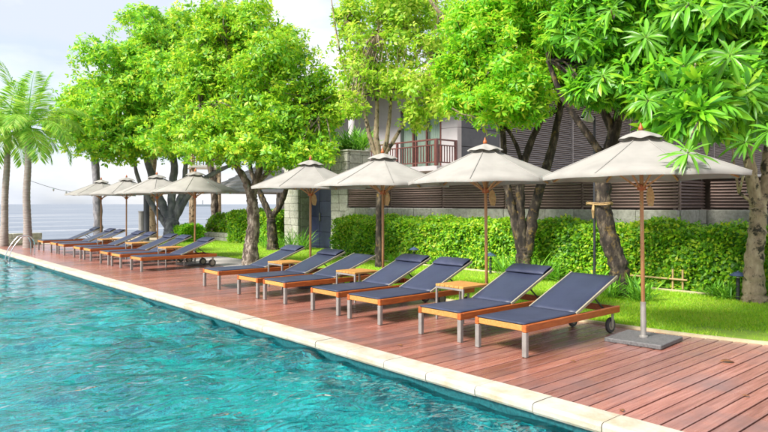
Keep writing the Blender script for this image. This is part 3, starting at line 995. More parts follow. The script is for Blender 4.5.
# louvres of the side face
lx0, lx1 = x + 2.5, x + 37
n = 48
for q in range(6):
    s0, s1 = lx0 + (lx1 - lx0) * q / 6 + .03, lx0 + (lx1 - lx0) * (q + 1) / 6 - .03
    for i in range(n):
        o = link('louvre', unit('slat_grey', .08), HS)
        o.location = ((s0 + s1) / 2 - off[0], .09, 2.2 + i * .094)
        o.scale = (s1 - s0, .1, .022)
        o.rotation_euler = (R(35), 0, 0)
    piece('louvre_post', 'slat_grey', HS, s0 - .05, s0 - .0, HY + .0, HY + .2, 0, ZE, .02, off)
# balcony slab
piece('balcony_slab', 'wall_pale', HS, HX - 1.25, HX - .005, HY - .03, HY + 9, ZF - .22, ZF - .02, .01, off)
bx = HX - 1.2
posts = [(bx, HY + .03)] + [(bx, HY + .03 + i * 1.15) for i in range(1, 8)] + [(HX - .08, HY + .03)]
for i, (px, py) in enumerate(posts):
    w_ = .065 if i == 0 else .045
    piece('balcony_post', 'rail_wood', HS, px - w_, px + w_, py - w_, py + w_, ZF - .02, ZF + 1.0, .06, off)
for z, hh in ((ZF + 1.02, .06), (ZF + .80, .045), (ZF + .12, .045)):
    piece('rail', 'rail_wood', HS, bx - .04, bx + .04, HY - .02, HY + 8.1, z - hh / 2, z + hh / 2, .05, off)
    piece('rail', 'rail_wood', HS, bx + .05, HX - .01, HY - .01, HY + .07, z - hh / 2, z + hh / 2, .05, off)
for i in range(52):
    py = HY + .12 + i * .155
    piece('baluster', 'rail_wood', HS, bx - .015, bx + .015, py, py + .032, ZF + .14, ZF + .78, .05, off)
for i in range(7):
    px = bx + .14 + i * .155
    piece('baluster', 'rail_wood', HS, px, px + .032, HY + .015, HY + .045, ZF + .14, ZF + .78, .05, off)
# glazed doors with curtains
for i in range(3):
    ya = HY + .93 + i * .84
    dw = thing('glass_door', None, None, (0, 0, 0)); dw.parent = HS
    for k_ in ('label', 'category'):
        if k_ in dw: del dw[k_]
    fr = MB()
    fr.box(.02, .12, ya - off[1], ya + .09 - off[1], ZF, ZF + 2.6, .006)
    fr.build('frame', 'rail_wood', dw)
    MB().box(.02, .12, ya + .095 - off[1], ya + .80 - off[1], ZF + 2.5, ZF + 2.6, .006).build('head', 'rail_wood', dw)
    MB().poly([(.05, ya + .09 - off[1], ZF), (.05, ya + .09 - off[1], ZF + 2.5), (.05, ya + .835 - off[1], ZF + 2.5), (.05, ya + .835 - off[1], ZF)]).build('pane', 'glass', dw)
    cu = []
    for z in (ZF + .02, ZF + 2.48):
        for s in range(33):
            t = s / 32
            cu.append((.22 + .035 * math.sin(t * 38 + i), ya + .08 + t * .76 - off[1], z))
    link('curtain', grid_mesh('curtain', np.array(cu), 33, 2, 'curtain'), dw)
piece('wall', 'wall_pale', HS, HX, HX + .25, HY + .9, HY + 3.45, ZF + 2.62, ZE, .004, off)
piece('room_back', 'wall_white', HS, HX + 1.2, HX + 1.3, HY + .5, HY + 4, ZF - .1, ZE, .004, off)
# round column, eaves and roof
cp = on_x(352, HX - 1.1)
MB().lathe([(.17, ZF - .2), (.17, ZE - .1)], 20, (cp.x - off[0], cp.y - off[1], 0)).build('column', 'wall_pale', HS, True)
piece('soffit', 'soffit', HS, HX - 2.0, HX + 39, HY - .9, HY + 12, ZE + .0, ZE + .06, .002, off)
piece('fascia', 'wall_white', HS, HX - 2.1, HX - 1.98, HY - .98, HY + 12, ZE - .06, ZE + .22, .004, off)
piece('fascia', 'wall_white', HS, HX - 1.975, HX + 39, HY - .98, HY - .86, ZE - .06, ZE + .22, .004, off)
rf = MB()
a_ = (HX - 2.12 - off[0], HY - 1.0 - off[1]); c_ = (HX + 39 - off[0], HY + 12 - off[1])
z0, z1 = ZE + .225, ZE + 1.5
rf.v = [(a_[0], a_[1], z0), (c_[0], a_[1], z0), (c_[0], c_[1], z0), (a_[0], c_[1], z0), (a_[0] + 6, (a_[1] + c_[1]) / 2, z1), (c_[0] - 6, (a_[1] + c_[1]) / 2, z1)]
rf.f = [(0, 1, 5, 4), (1, 2, 5), (2, 3, 4, 5), (3, 0, 4), (3, 2, 1, 0)]
rf.build('roof', 'roof_grey', HS)

# --- seaside pavilion with a grey board roof
pc = at(266, 204, 33)
PV = thing('seaside_pavilion', 'open seaside pavilion with a grey boarded roof, left of the stone gate', 'pavilion', (pc.x, pc.y, 0))
hw, ze, zr = 2.5, 2.15, 3.75
for sx in (-1, 1):
    for sy in (-1, 1):
        MB().box(sx * 1.9 - .07, sx * 1.9 + .07, sy * 1.9 - .07, sy * 1.9 + .07, -.06, 2.3, .01).build('post', 'wall_white', PV)
MB().box(1.7, 1.82, -2.4, 1.8, -.06, 1.95, .01).build('wall', 'wall_white', PV)
MB().box(-.4, 1.69, -1.86, -1.78, -.06, 1.95, .01).build('wall', 'wall_white', PV)
nc = 9
for s in range(4):
    ca, sa = math.cos(s * math.pi / 2), math.sin(s * math.pi / 2)
    for i in range(nc):
        t0, t1 = i / nc, (i + 1.12) / nc
        def pt(t, w, dz):
            r_ = hw * (1 - t * .97)
            x_, y_ = w * r_, -r_
            return (x_ * ca - y_ * sa, x_ * sa + y_ * ca, ze + (zr - ze) * t + dz)
        mb = MB()
        lo, hi = pt(t0, -1, .075), pt(t0, 1, .075)
        l2, h2 = pt(min(t1, 1), -1, .03), pt(min(t1, 1), 1, .03)
        lo0, hi0, l20, h20 = pt(t0, -1, .02), pt(t0, 1, .02), pt(min(t1, 1), -1, .0), pt(min(t1, 1), 1, .0)
        mb.v = [lo, hi, h2, l2, lo0, hi0, h20, l20]
        mb.f = [(0, 1, 2, 3), (7, 6, 5, 4), (0, 4, 5, 1), (1, 5, 6, 2), (2, 6, 7, 3), (3, 7, 4, 0)]
        mb.build('roof_board', 'roof_grey', PV)

# --- wooden lookout platform on posts, glimpsed above the left parasols
lp = at(205, 204, 38)
LT = thing('lookout_platform', 'small lookout platform on tall posts behind the left parasols, half hidden by leaves', 'platform', (lp.x, lp.y, 0), R(-20))
for sx in (-.75, .75):
    for sy in (-.75, .75):
        MB().lathe([(.13, -.06), (.10, 5.3)], 10, (sx, sy, 0)).build('post', 'bark_pale', LT, True)
MB().box(-1.0, 1.0, -1.0, 1.0, 3.75, 3.9, .01).build('floor', 'wall_white', LT)
for s in (-1, 1):
    for z in (4.25, 4.8):
        MB().box(-.95, .95, s * .92 - .03, s * .92 + .03, z, z + .08, .01).build('rail', 'rail_wood', LT)
        MB().box(s * .92 - .03, s * .92 + .03, -.88, .88, z + .085, z + .165, .01).build('rail', 'rail_wood', LT)
    for i in range(5):
        MB().box(-.8 + i * .4 - .025, -.8 + i * .4 + .025, s * .92 - .025, s * .92 + .025, 3.9, 4.8).build('baluster', 'rail_wood', LT)
rt = MB()
rt.v = [(-1.3, -1.3, 5.3), (1.3, -1.3, 5.3), (1.3, 1.3, 5.3), (-1.3, 1.3, 5.3), (0, 0, 6.1)]
rt.f = [(0, 1, 4), (1, 2, 4), (2, 3, 4), (3, 0, 4), (3, 2, 1, 0)]
rt.build('roof', 'roof_grey', LT)

# --- low stone wall, sea wall, bench wall
def low_wall(name, label, x0, x1, y0, y1, h, axis):
    t = thing(name, label, 'wall', ((x0 + x1) / 2, (y0 + y1) / 2, 0))
    o_ = ((x0 + x1) / 2, (y0 + y1) / 2, 0)
    MB().box(x0 + .03 - o_[0], x1 - .03 - o_[0], y0 + .03 - o_[1], y1 - .03 - o_[1], -.06, h - .03).build('core', 'mortar', t)
    if axis == 'y':
        courses(t, o_, 'y', x0, y0, y1, 0, h, h / 2, .3, .6, 0, thick=(x1 - x0))
    else:
        courses(t, o_, 'x', y0, x0, x1, 0, h, h / 2, .4, .8, 0, thick=(y1 - y0))
    return t
low_wall('low_stone_wall', 'low pale stone wall at the back of the far lawn, below the flowering bush', 12.75, 13.0, 21.6, 27.6, .36, 'y')
low_wall('sea_wall', 'low tan stone sea wall behind the two palms', -10, 6.6, 29.3, 29.6, .42, 'x')
wb = at(206, 238, 31)
t = thing('white_bench', 'low white bench in front of the sea, right of the bushy sea tree', 'bench', (wb.x, wb.y, 0), R(-40))
MB().box(-.65, .65, -.22, .22, .40, .47, .01).build('seat', 'wall_white', t)
for s in (-.5, .5):
    MB().box(s - .05, s + .05, -.18, .18, -.06, .40, .01).build('leg', 'wall_pale', t)

# --- far ship
sp_ = at(201, 205.2, 900)
t = thing('distant_ship', 'tiny grey ship on the sea horizon', 'ship', (sp_.x, sp_.y, -2.0), R(-45))
h = MB(); 
h.v = [(-24, -4, 0), (20, -4, 0), (20, 4, 0), (-24, 4, 0), (-26, -4, 3), (29, 0, 3.6), (-26, 4, 3), (20, -4, 3), (20, 4, 3)]
h.f = [(0, 1, 7, 4), (1, 5, 7), (1, 2, 5), (2, 8, 5), (2, 3, 6, 8), (3, 0, 4, 6), (4, 7, 5, 8, 6), (3, 2, 1, 0)]
h.build('hull', 'ship', t)
MB().box(-20, -8, -3, 3, 3.01, 7.5, .2).build('superstructure', 'ship', t)
MB().box(2, 3, -.5, .5, 3.3, 9, .1).build('mast', 'ship', t)

# ================================================================== LOUNGERS
def build_lounger(label, ang=22, pillow=True):
    t = thing('sun_lounger', label, 'sun lounger', group='sun loungers lined up along the deck')
    LEN, HWD = 1.96, .325
    for s in (-1, 1):
        MB().box(0.052, LEN, s * HWD - .024, s * HWD + .024, .262, .342, .006).build('side_rail', 'teak', t)
        leg = MB().box(0.0, .05, s * (HWD - .003) - .028, s * (HWD - .003) + .028, 0, .261, .005).build('leg', 'metal', t)
        MB().box(-.002, .051, s * HWD - .0255, s * HWD + .0255, .2615, .3425, .006).build('corner_block', 'teak', leg)
        # wheel
        wh = MB().lathe([(.060, -.018), (.092, -.018), (.098, -.010), (.098, .010), (.092, .018), (.060, .018)], 24, (LEN - .09, s * (HWD - .06), .098), 'y').build('wheel', 'rubber', t, False)
        MB().lathe([(.012, -.022), (.058, -.02), (.058, .02), (.012, .022)], 20, (LEN - .09, s * (HWD - .06), .098), 'y').build('rim', 'hub', wh)
        MB().box(LEN - .115, LEN - .065, s * (HWD - .03) - .006, s * (HWD - .03) + .006, .075, .244, .003).build('wheel_bracket', 'metal', t)
    MB().box(.004, .05, -HWD + .027, HWD - .027, .272, .338, .006).build('front_rail', 'teak_pale_lit', t)  # lighter than the other rails: sunlight on this face is put into the colour
    MB().box(LEN - .045, LEN - .002, -HWD + .026, HWD - .026, .255, .335, .006).build('rear_rail', 'teak', t)
    MB().box(1.0, 1.05, -HWD + .026, HWD - .026, .26, .33, .006).build('cross_rail', 'teak', t)
    # sling over the seat
    nu, nv = 14, 7
    V = []
    for zz in (0.0,):
        for j in range(nv):
            yy = -HWD + .005 + (2 * HWD - .01) * j / (nv - 1)
            for i in range(nu):
                xx = .003 + 1.02 * i / (nu - 1)
                sag = .012 * math.sin(math.pi * i / (nu - 1)) * math.sin(math.pi * j / (nv - 1))
                V.append((xx, yy, .358 - sag))
    sl = link('seat_sling', grid_mesh('seat_sling', np.array(V), nu, nv, 'sling'), t)
    md = sl.modifiers.new('thick', 'SOLIDIFY'); md.thickness = .014; md.offset = -1
    # raised back
    a = R(ang)
    bl = .98
    hx, hz = 1.0, .352
    def bp_(s, y, n_):
        return (hx + s * math.cos(a) - n_ * math.sin(a), y, hz + s * math.sin(a) + n_ * math.cos(a))
    for s in (-1, 1):
        MB().obox(bp_(0, s * (HWD - .004), -.004), bp_(bl + .02, s * (HWD - .004), -.004), .024, .03).build('back_frame', 'hub', t)
        MB().obox(bp_(.5, s * (HWD - .075), -.03), (hx + .78, s * (HWD - .075), .28), .012, .018).build('back_stay', 'dark_metal', t)
    V = []
    for j in range(nv):
        yy = -HWD + .012 + (2 * HWD - .024) * j / (nv - 1)
        for i in range(nu):
            s_ = .0 + bl * i / (nu - 1)
            sag = .016 * math.sin(math.pi * i / (nu - 1)) * math.sin(math.pi * j / (nv - 1))
            V.append(bp_(s_, yy, .012 - sag))
    sl = link('back_sling', grid_mesh('back_sling', np.array(V), nu, nv, 'sling'), t)
    md = sl.modifiers.new('thick', 'SOLIDIFY'); md.thickness = .012; md.offset = -1
    if pillow:
        # soft bolster wrapped over the head end
        V = []
        nr, nl = 14, 17
        for j in range(nl):
            v_ = j / (nl - 1)
            yy = -HWD + .012 + (2 * HWD - .024) * v_
            pinch = 1 - .55 * abs(2 * v_ - 1) ** 8
            for i in range(nr):
                th = 2 * math.pi * i / (nr - 1)
                s_ = bl - .085 + .12 * math.cos(th)
                n_ = .03 + .034 * pinch * math.sin(th) + .006 * math.sin(v_ * 19) * math.sin(th)
                V.append(bp_(s_, yy, n_))
        pl = link('headrest_pillow', grid_mesh('headrest_pillow', np.array(V), nr, nl, 'pillow'), t)
        me = pl.data
    return t
LX = 5.48
lounger_spec = [
    (4.345, 21.0, False, 'nearest sun lounger at the right end of the row, bare head end without a pillow'),
    (5.28, 22.0, True, 'second sun lounger from the right end, navy pillow on its raised back'),
    (6.695, 22.5, True, 'third sun lounger from the right, just beyond the first side table'),
    (7.635, 22.0, True, 'fourth sun lounger from the right, between two side tables with a pillow'),
    (9.035, 19.5, False, 'fifth sun lounger from the right, bare flatter back reaching up to the stone gate'),
    (9.90, 20.0, True, 'sixth sun lounger from the right, pillow in front of the hedge end'),
    (11.355, 20.5, True, 'seventh sun lounger from the right, alone in front of the forked tree trunk'),
    (15.40, 21.0, True, 'sun lounger with wheels showing, nearest of the far left group'),
    (16.73, 22.0, True, 'second sun lounger of the far left group counted from the right'),
    (17.68, 22.0, True, 'third sun lounger of the far left group counted from the right'),
    (19.28, 22.0, True, 'fourth sun lounger of the far left group counted from the right'),
    (20.23, 22.0, True, 'fifth sun lounger of the far left group counted from the right'),
    (21.93, 22.0, True, 'sixth sun lounger of the far left group counted from the right'),
    (22.88, 22.0, True, 'third sun lounger from the palm end of the row'),
    (24.55, 22.0, True, 'last sun lounger of the row, beside the palms and pool ladder'),
]
protos = {}
for yc, ang, pil, lab in lounger_spec:
    key = (ang, pil)
    if key not in protos:
        o = protos[key] = build_lounger(lab, ang, pil)
    else:
        o = copy_tree(protos[key])
        o['label'] = lab
    o.location = (LX + random.uniform(-.02, .02), yc, 0.002)
    o.rotation_euler = (0, 0, R(random.uniform(-1.3, 1.3)))

# side tables
def build_table(label):
    t = thing('side_table', label, 'side table', group='small side tables between the loungers')
    S, H = .26, .5
    for sx in (-1, 1):
        for sy in (-1, 1):
            MB().box(sx * (S - .016) - .014, sx * (S - .016) + .014, sy * (S - .016) - .014, sy * (S - .016) + .014, 0, H - .032, .003).build('leg', 'metal', t)
        MB().box(sx * (S - .016) - .013, sx * (S - .016) + .013, -S + .031, S - .031, H - .062, H - .033, .003).build('frame_bar', 'metal', t)
    for i in range(6):
        y0_ = -S + i * .0868
        MB().box(-S, S, y0_, y0_ + .081, H - .031, H, .004).build('slat', 'teak_pale_lit', t)
    return t
tab = None
for (x_, y_, lab) in [
    (6.64, 5.94, 'wooden side table nearest the camera, beside the second parasol pole'),
    (6.66, 8.30, 'wooden side table beside the third parasol pole from the right'),
    (6.66, 10.52, 'wooden side table beside the fourth parasol pole from the right'),
    (6.66, 16.06, 'wooden side table in the far left group behind its nearest lounger'),
    (6.66, 18.5, 'wooden side table in the middle of the far left group'),
    (6.66, 21.1, 'wooden side table farthest away in the far left group'),
]:
    if tab is None:
        o = tab = build_table(lab)
    else:
        o = copy_tree(tab); o['label'] = lab
    o.location = (x_, y_, 0.002)

# ================================================================== PARASOLS
def build_parasol(label):
    t = thing('parasol', label, 'parasol', group='cream parasols along the deck')
    MB().box(-.33, .33, -.33, .33, 0, .05, .008).build('base_plate', 'granite', t)
    sl = MB().lathe([(.05, .05), (.05, .065), (.032, .07), (.032, .46), (.024, .465)], 18).build('base_sleeve', 'metal', t, False)
    MB().tube([(.03, 0, .22), (.085, 0, .22)], .009, 8).build('clamp_screw', 'metal', sl)
    MB().lathe([(.0225, .06), (.0225, 2.5)], 16).build('pole', 'pole_wood', t, True)
    MB().lathe([(.01, 2.48), (.026, 2.485), (.03, 2.505), (.027, 2.525), (.016, 2.545), (.013, 2.555), (.009, 2.57), (.003, 2.58)], 16).build('finial', 'teak', t, True)
    RR, zr, za = 1.17, 1.95, 2.43
    # canopy: eight panels, hem turned down
    na, nr = 8 * 6, 9
    V = []
    for j in range(nr + 1):
        f = min(j, nr - 1) / (nr - 1)
        for i in range(na + 1):
            ph = 2 * math.pi * i / na
            loc = (i % 6) / 6.0
            chord = math.cos(math.pi / 8) / math.cos((loc - .5) * math.pi / 4)
            r_ = .05 + (RR - .05) * f
            r_ *= chord ** (1.0) * (1 - .012 * f * math.sin(math.pi * loc))
            z_ = za + (zr - za) * (f ** .94) - .012 * math.sin(math.pi * loc) * math.sin(math.pi * min(f * 1.0, 1)) + .012 * f * math.sin(math.pi * loc)
            if j == nr:
                z_ -= .042
                r_ *= .996
            V.append((r_ * math.cos(ph), r_ * math.sin(ph), z_))
    c = link('canopy', grid_mesh('canopy', np.array(V), na + 1, nr + 1, 'canvas', smooth=False), t)
    for k in range(8):
        a = 2 * math.pi * k / 8
        pts = []
        for j in range(nr):
            f = j / (nr - 1)
            r_ = (.05 + (RR - .05) * f) * math.cos(math.pi / 8) / math.cos(math.pi / 8)
            pts.append((r_ * math.cos(a), r_ * math.sin(a), za + (zr - za) * (f ** .94) + .002))
        MB().tube(pts, .0075, 5).build('seam', 'canvas', c, True)
    # vent cap with a wavy hem
    V = []
    na2, nr2 = 48, 6
    for j in range(nr2):
        f = j / (nr2 - 1)
        for i in range(na2 + 1):
            ph = 2 * math.pi * i / na2
            r_ = .03 + .225 * f * (1 + .03 * math.cos(8 * ph))
            z_ = 2.485 - .085 * f ** 1.1 + .008 * f * math.cos(8 * ph) + .006 * f * math.sin(5 * ph)
            if j == nr2 - 1:
                z_ -= .012
            V.append((r_ * math.cos(ph), r_ * math.sin(ph), z_))
    link('vent_cap', grid_mesh('vent_cap', np.array(V), na2 + 1, nr2, 'canvas'), t)
    MB().lathe([(.05, 2.36), (.055, 2.37), (.055, 2.42), (.04, 2.43)], 14).build('top_hub', 'teak', t)
    rn = MB().lathe([(.045, 1.78), (.05, 1.79), (.05, 1.84), (.04, 1.85)], 14).build('runner', 'teak', t)
    for k in range(8):
        a = 2 * math.pi * k / 8
        ca, sa = math.cos(a), math.sin(a)
        r0, r1 = .06, RR * .985
        rb = MB().obox((r0 * ca, r0 * sa, 2.40), (r1 * ca, r1 * sa, zr - .026), .016, .02).build('rib', 'pole_wood', t)
        MB().obox((.05 * ca, .05 * sa, 1.82), (.56 * ca, .56 * sa, 2.17), .014, .016).build('strut', 'pole_wood', rb)
    return t
par_spec = [
    (7.2, 3.58, 4, 'nearest cream parasol at the right, flat grey base plate showing on the deck'),
    (7.12, 5.88, 30, 'second cream parasol from the right, in front of the balcony house'),
    (7.1, 8.14, 12, 'third cream parasol from the right, below the balcony railing'),
    (7.1, 10.33, 27, 'fourth cream parasol from the right, in front of the stone gate'),
    (7.27, 16.0, 9, 'nearest cream parasol of the far left group, right of the bushy sea tree trunks'),
    (7.2, 18.35, 20, 'second cream parasol of the far left group, in front of the sea tree trunks'),
    (7.2, 21.0, 5, 'third cream parasol of the far left group, against the open sea'),
    (7.2, 23.6, 34, 'farthest cream parasol, leftmost in the row against the sea'),
]
par = None
for i, (x_, y_, rz, lab) in enumerate(par_spec):
    if par is None:
        o = par = build_parasol(lab)
    else:
        o = copy_tree(par); o['label'] = lab
    o.location = (x_, y_, 0.002)
    o.rotation_euler = (R(random.uniform(-.7, .7)), R(random.uniform(-.7, .7)), R(rz))
# tags hanging from the poles of the near parasols
tg = None
for i, (lab) in enumerate(['tan woven tag hanging on the nearest parasol pole', 'tan woven tag on the second parasol pole from the right',
                           'tan woven tag on the third parasol pole from the right', 'tan woven tag on the fourth parasol pole from the right']):
    x_, y_ = par_spec[i][0], par_spec[i][1]
    if tg is None:
        tg = o = thing('woven_tag', lab, 'tag', group='woven tags on the parasol poles')
        mb = MB()
        prof = [(-.05, 0), (-.062, -.10), (-.03, -.20), (.03, -.21), (.055, -.10), (.03, -.01), (.0, .03)]
        for yy in (-.012, .012):
            for (a, b) in prof:
                mb.v.append((a, yy * (1 if b < 0 else .4), b))
        n = len(prof)
        mb.f = [tuple(range(n)), tuple(reversed(range(n, 2 * n)))] + [(j, n + j, n + (j + 1) % n, (j + 1) % n) for j in range(n)]
        mb.build('pouch', 'wicker', o)
        MB().tube([(0, 0, .02), (-.02, .0, .08), (-.03, 0, .13)], .004, 6).build('cord', 'wicker', o)
    else:
        o = copy_tree(tg); o['label'] = lab
    o.location = (x_ + .055, y_ - .055, 1.80)
    o.rotation_euler = (0, R(random.uniform(-8, 8)), R(-42 + random.uniform(-30, 30)))

# ================================================================== SMALL FITTINGS
# pool ladder
lb = Vector((4.72, 22.4, 0))
t = thing('pool_ladder', 'polished steel pool ladder handrails at the far end of the pool', 'ladder', lb)
for k, dy in enumerate((-.26, .26)):
    pts = [(.05, dy, -.03), (.05, dy, .35), (-.02, dy, .55), (-.18, dy, .62), (-.36, dy, .53), (-.62, dy, .1), (-.66, dy, -.4), (-.66, dy, -1.0)]
    q, r_ = smooth_path(pts, [.017] * len(pts), 6)
    MB().tube(q, r_, 10).build('handrail', 'steel', t, True)
for z in (-.35, -.65, -.95):
    MB().box(-.70, -.62, -.24, .24, z - .015, z + .015, .004).build('step', 'steel', t)

# bollard lights
def bollard(px, X, lab):
    p = on_x(px, X)
    t = thing('bollard_light', lab, 'garden light', (p.x, p.y, .02), group='bollard lights along the hedge')
    MB().lathe([(.045, -.03), (.045, .01), (.03, .012), (.03, .36), (.022, .37)], 14).build('post', 'dark_metal', t)
    MB().lathe([(.024, .371), (.024, .41)], 12).build('lens', 'lamp_white', t)
    MB().lathe([(.13, .41), (.135, .418), (.06, .465), (.018, .48), (.01, .495)], 18).build('cap', 'lamp_cap', t)
bollard(738, 11.3, 'black bollard light with a blue cap beside the right tree trunk')
bollard(414, 11.35, 'small bollard light in front of the hedge behind the fourth lounger')
bollard(490.5, 11.35, 'small bollard light in front of the hedge behind the second parasol pole')

# lamp post with spotlight
p = on_x(594.5, 10.5)
t = thing('lamp_post', 'thin black lamp post with a pale spotlight, left of the leaning trunk', 'lamp post', (p.x, p.y, 0))
MB().lathe([(.06, 0), (.06, .03), (.024, .035), (.022, 3.22), (.01, 3.23)], 12).build('pole', 'dark_metal', t)
hd = MB().tube([(-.02, .03, 3.16), (-.10, .06, 3.20), (-.19, .10, 3.24)], [.05, .075, .085], 14).build('spotlight', 'lamp_white', t)
MB().tube([(-.191, .1005, 3.2405), (-.20, .1045, 3.2445)], .07, 14).build('lens', 'glass', hd)
# rope tied round the lamp post and the trunk
rp_ = MB()
tc_ = at(604, 205, 10.95)
for z in (1.615, 1.64):
    cx, cy = (p.x + tc_.x) / 2, (p.y + tc_.y) / 2
    pts = []
    dv = Vector((tc_.x - p.x, tc_.y - p.y)); ln = dv.length / 2 + .17; dv.normalize()
    for k in range(25):
        a = 2 * math.pi * k / 24
        pts.append((cx + dv.x * math.cos(a) * ln - dv.y * math.sin(a) * .19, cy + dv.y * math.cos(a) * ln + dv.x * math.sin(a) * .19, z + .01 * math.sin(a * 3)))
    rp_.tube(pts, .009, 6)
rp_.tube([(p.x - .06, p.y - .02, 1.62), (p.x - .10, p.y - .03, 1.5), (p.x - .09, p.y - .03, 1.36)], [.02, .03, .015], 6)
tag(rp_.build('rope', 'wicker'), 'tan rope tying the black lamp post to the leaning trunk', 'rope')

# bamboo rail before the hedge
b0, b1 = on_x(618, 11.66), on_x(688, 11.66)
t = thing('bamboo_rail', 'low bamboo rail in front of the hedge, right of the leaning trunk', 'rail', (b0.x, (b0.y + b1.y) / 2, 0))
hy = (b0.y - b1.y) / 2
MB().tube([(-.03, hy, .24), (-.03, -hy, .24)], .017, 8).build('bar', 'bamboo', t)
for s in (-hy + .1, hy - .2, -hy + .28):
    MB().tube([(0.01, s, 0), (0.01, s, .42)], .018, 8).build('post', 'bamboo', t)

# dark post pair by the sea
for (u_, top, dd, lab) in ((146.5, 190, 29, 'tall dark grey post between the far parasols'), (141.5, 211, 29, 'short grey post beside the tall dark one, by the sea')):
    p = at(u_, 204, dd)
    hgt = CAMH + (HV - top) / FPX * dd
    t = thing('beach_post', lab, 'post', (p.x, p.y, 0), group='posts by the sea')
    MB().lathe([(.13, -.06), (.13, hgt - .06), (.15, hgt - .055), (.15, hgt)], 12).build('shaft', 'panel_dark' if u_ > 145 else 'roof_grey', t)

# string of bulbs
a_, c_ = at(31, 181, 24.5), at(108, 193, 24.5)
t = thing('string_lights', 'thin sagging cable with small bulbs strung before the sea', 'string lights', a_)
pts = []
for k in range(25):
    f = k / 24
    q = (c_ - a_) * f
    q.z -= .30 * math.sin(math.pi * f) * .6
    pts.append(q)
MB().tube(pts, .008, 5).build('cable', 'dark_metal', t)
for k in (7, 11, 15, 19):
    q = pts[k]
    MB().lathe([(.012, 0), (.03, -.04), (.035, -.07), (.02, -.11), (.004, -.125)], 10, (q.x, q.y, q.z)).build('bulb', 'lamp_white', t, True)

# fallen dry leaves on the deck
for i, (u_, v_, Ln, lab) in enumerate([(727, 362.5, .15, 'largest dry brown leaf lying on the deck near the lawn'), (622, 411.5, .07, 'dry leaf on the deck close to the pool coping'),
                                (746, 397, .06, 'dry leaf on the deck at the lower right edge'), (400, 346, .07, 'dry leaf on the deck in front of the third lounger'),
                                (573, 362, .06, 'dry leaf on the deck in front of the nearest lounger')]):
    d_ = FPX * CAMH / (v_ - HV)
    p = at(u_, v_, d_)
    V, T = leaves(np.array([[-.5 * Ln, 0, .012]]), np.array([[1.0, 0, .05]]), np.array([[0, 0, 1.0]]), np.array([Ln]), np.array([Ln * .27]), .12, .35, True)
    o = tag(link('fallen_leaf', tri_mesh('fallen_leaf', V, T, 'dry_leaf')), lab, 'leaf', 'dry leaves on the deck')
    o.location = (p.x, p.y, 0.002)
    o.rotation_euler = (0, 0, random.uniform(0, 6.28) if i else R(-42))
    o.modifiers.new('thick', 'SOLIDIFY').thickness = .003

# ================================================================== HEDGES AND PLANTS
def hedge(name, label, x0, x1, y0, y1, h, n, Lm, mat='leaf_hedge', cat='hedge', rz=0, lumps=.10, flowers=0, zb=0.0):
    cx, cy = (x0 + x1) / 2, (y0 + y1) / 2
    t = thing(name, label, cat, (cx, cy, zb))
    hx, hy = (x1 - x0) / 2, (y1 - y0) / 2
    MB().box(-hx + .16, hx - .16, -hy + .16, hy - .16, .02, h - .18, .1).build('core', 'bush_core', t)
    A = np.array([2 * hx * 2 * hy, h * 2 * hy, h * 2 * hx, h * 2 * hy * .3])
    f = rng.choice(4, n, p=A / A.sum())
    a, b = rng.uniform(-1, 1, n), rng.uniform(0, 1, n)
    p = np.zeros((n, 3)); nn = np.zeros((n, 3))
    for k, (px, nrm) in enumerate((((a * hx, rng.uniform(-1, 1, n) * hy, np.full(n, h)), (0, 0, 1)), ((np.full(n, -hx), a * hy, b * h), (-1, 0, .35)),
                                   ((a * hx, np.full(n, -hy), b * h), (0, -1, .35)), ((np.full(n, hx), a * hy, b * h), (1, 0, .35)))):
        s = f == k
        p[s] = np.stack(px, -1)[s]; nn[s] = nrm
    lump = (np.sin(p[:, 0] * 3.1 + p[:, 1] * 2.3) + np.sin(p[:, 1] * 5.3 + p[:, 2] * 4.1 + 1) + np.sin(p[:, 2] * 6.7 - p[:, 1] * 3.3)) / 3
    depth_ = rng.exponential(.06, n)
    sprig = (rng.uniform(0, 1, n) < .06) * rng.uniform(0, .10, n)
    p = p + norm(nn) * (lump * lumps - depth_ + sprig)[:, None]
    # round the shoulders
    zc = np.clip((p[:, 2] - (h - .3)) / .3, 0, 1.4)
    ex = np.maximum(np.abs(p[:, 0]) - (hx - .3), 0) / .3
    p[:, 2] -= .12 * zc * np.minimum(ex, 1) ** 2
    p[:, 2] = np.maximum(p[:, 2], .03)
    ax = norm(norm(nn) + np.array([0, 0, .35]) + rng.normal(0, .45, (n, 3)))
    bs, dd, up, Ls, Ws = rosettes(p, ax, 4, Lm, Lm * .27, (0.0, .9))
    V, T = leaves(bs, dd, up, Ls, Ws, .25)
    tag(link('foliage', tri_mesh('foliage', V, T, mat), t), kind='stuff')
    if flowers:
        k = rng.choice(n, flowers)
        bs, dd, up, Ls, Ws = rosettes(p[k] + ax[k] * .05, ax[k], 5, .06, .025, (.1, .8))
        V, T = leaves(bs, dd, up, Ls, Ws, .1)
        tag(link('blossom', tri_mesh('blossom', V, T, 'flower'), t), kind='stuff')
    return t
hedge('hedge', 'long clipped green hedge between the lawn and the garden wall', 11.72, 12.75, -.5, 15.9, 1.2, 31000, .086, lumps=.10)
hedge('hedge', 'dark green clipped hedge left of the stone gate, behind the forked dark trunk', 12.6, 13.5, 20.9, 24.4, 1.3, 7000, .10)
hedge('flowering_bush', 'loose green flowering bush on top of the low stone wall by the sea', 13.05, 14.6, 22.4, 27.4, 1.0, 7000, .12, cat='bush', lumps=.22, flowers=260)
sb = at(189, 240, 27)
hedge('round_bush', 'small bright green rounded bush at the foot of the sea tree', sb.x - .45, sb.x + .45, sb.y - .45, sb.y + .45, .72, 1800, .10, 'leaf_lime', 'bush')

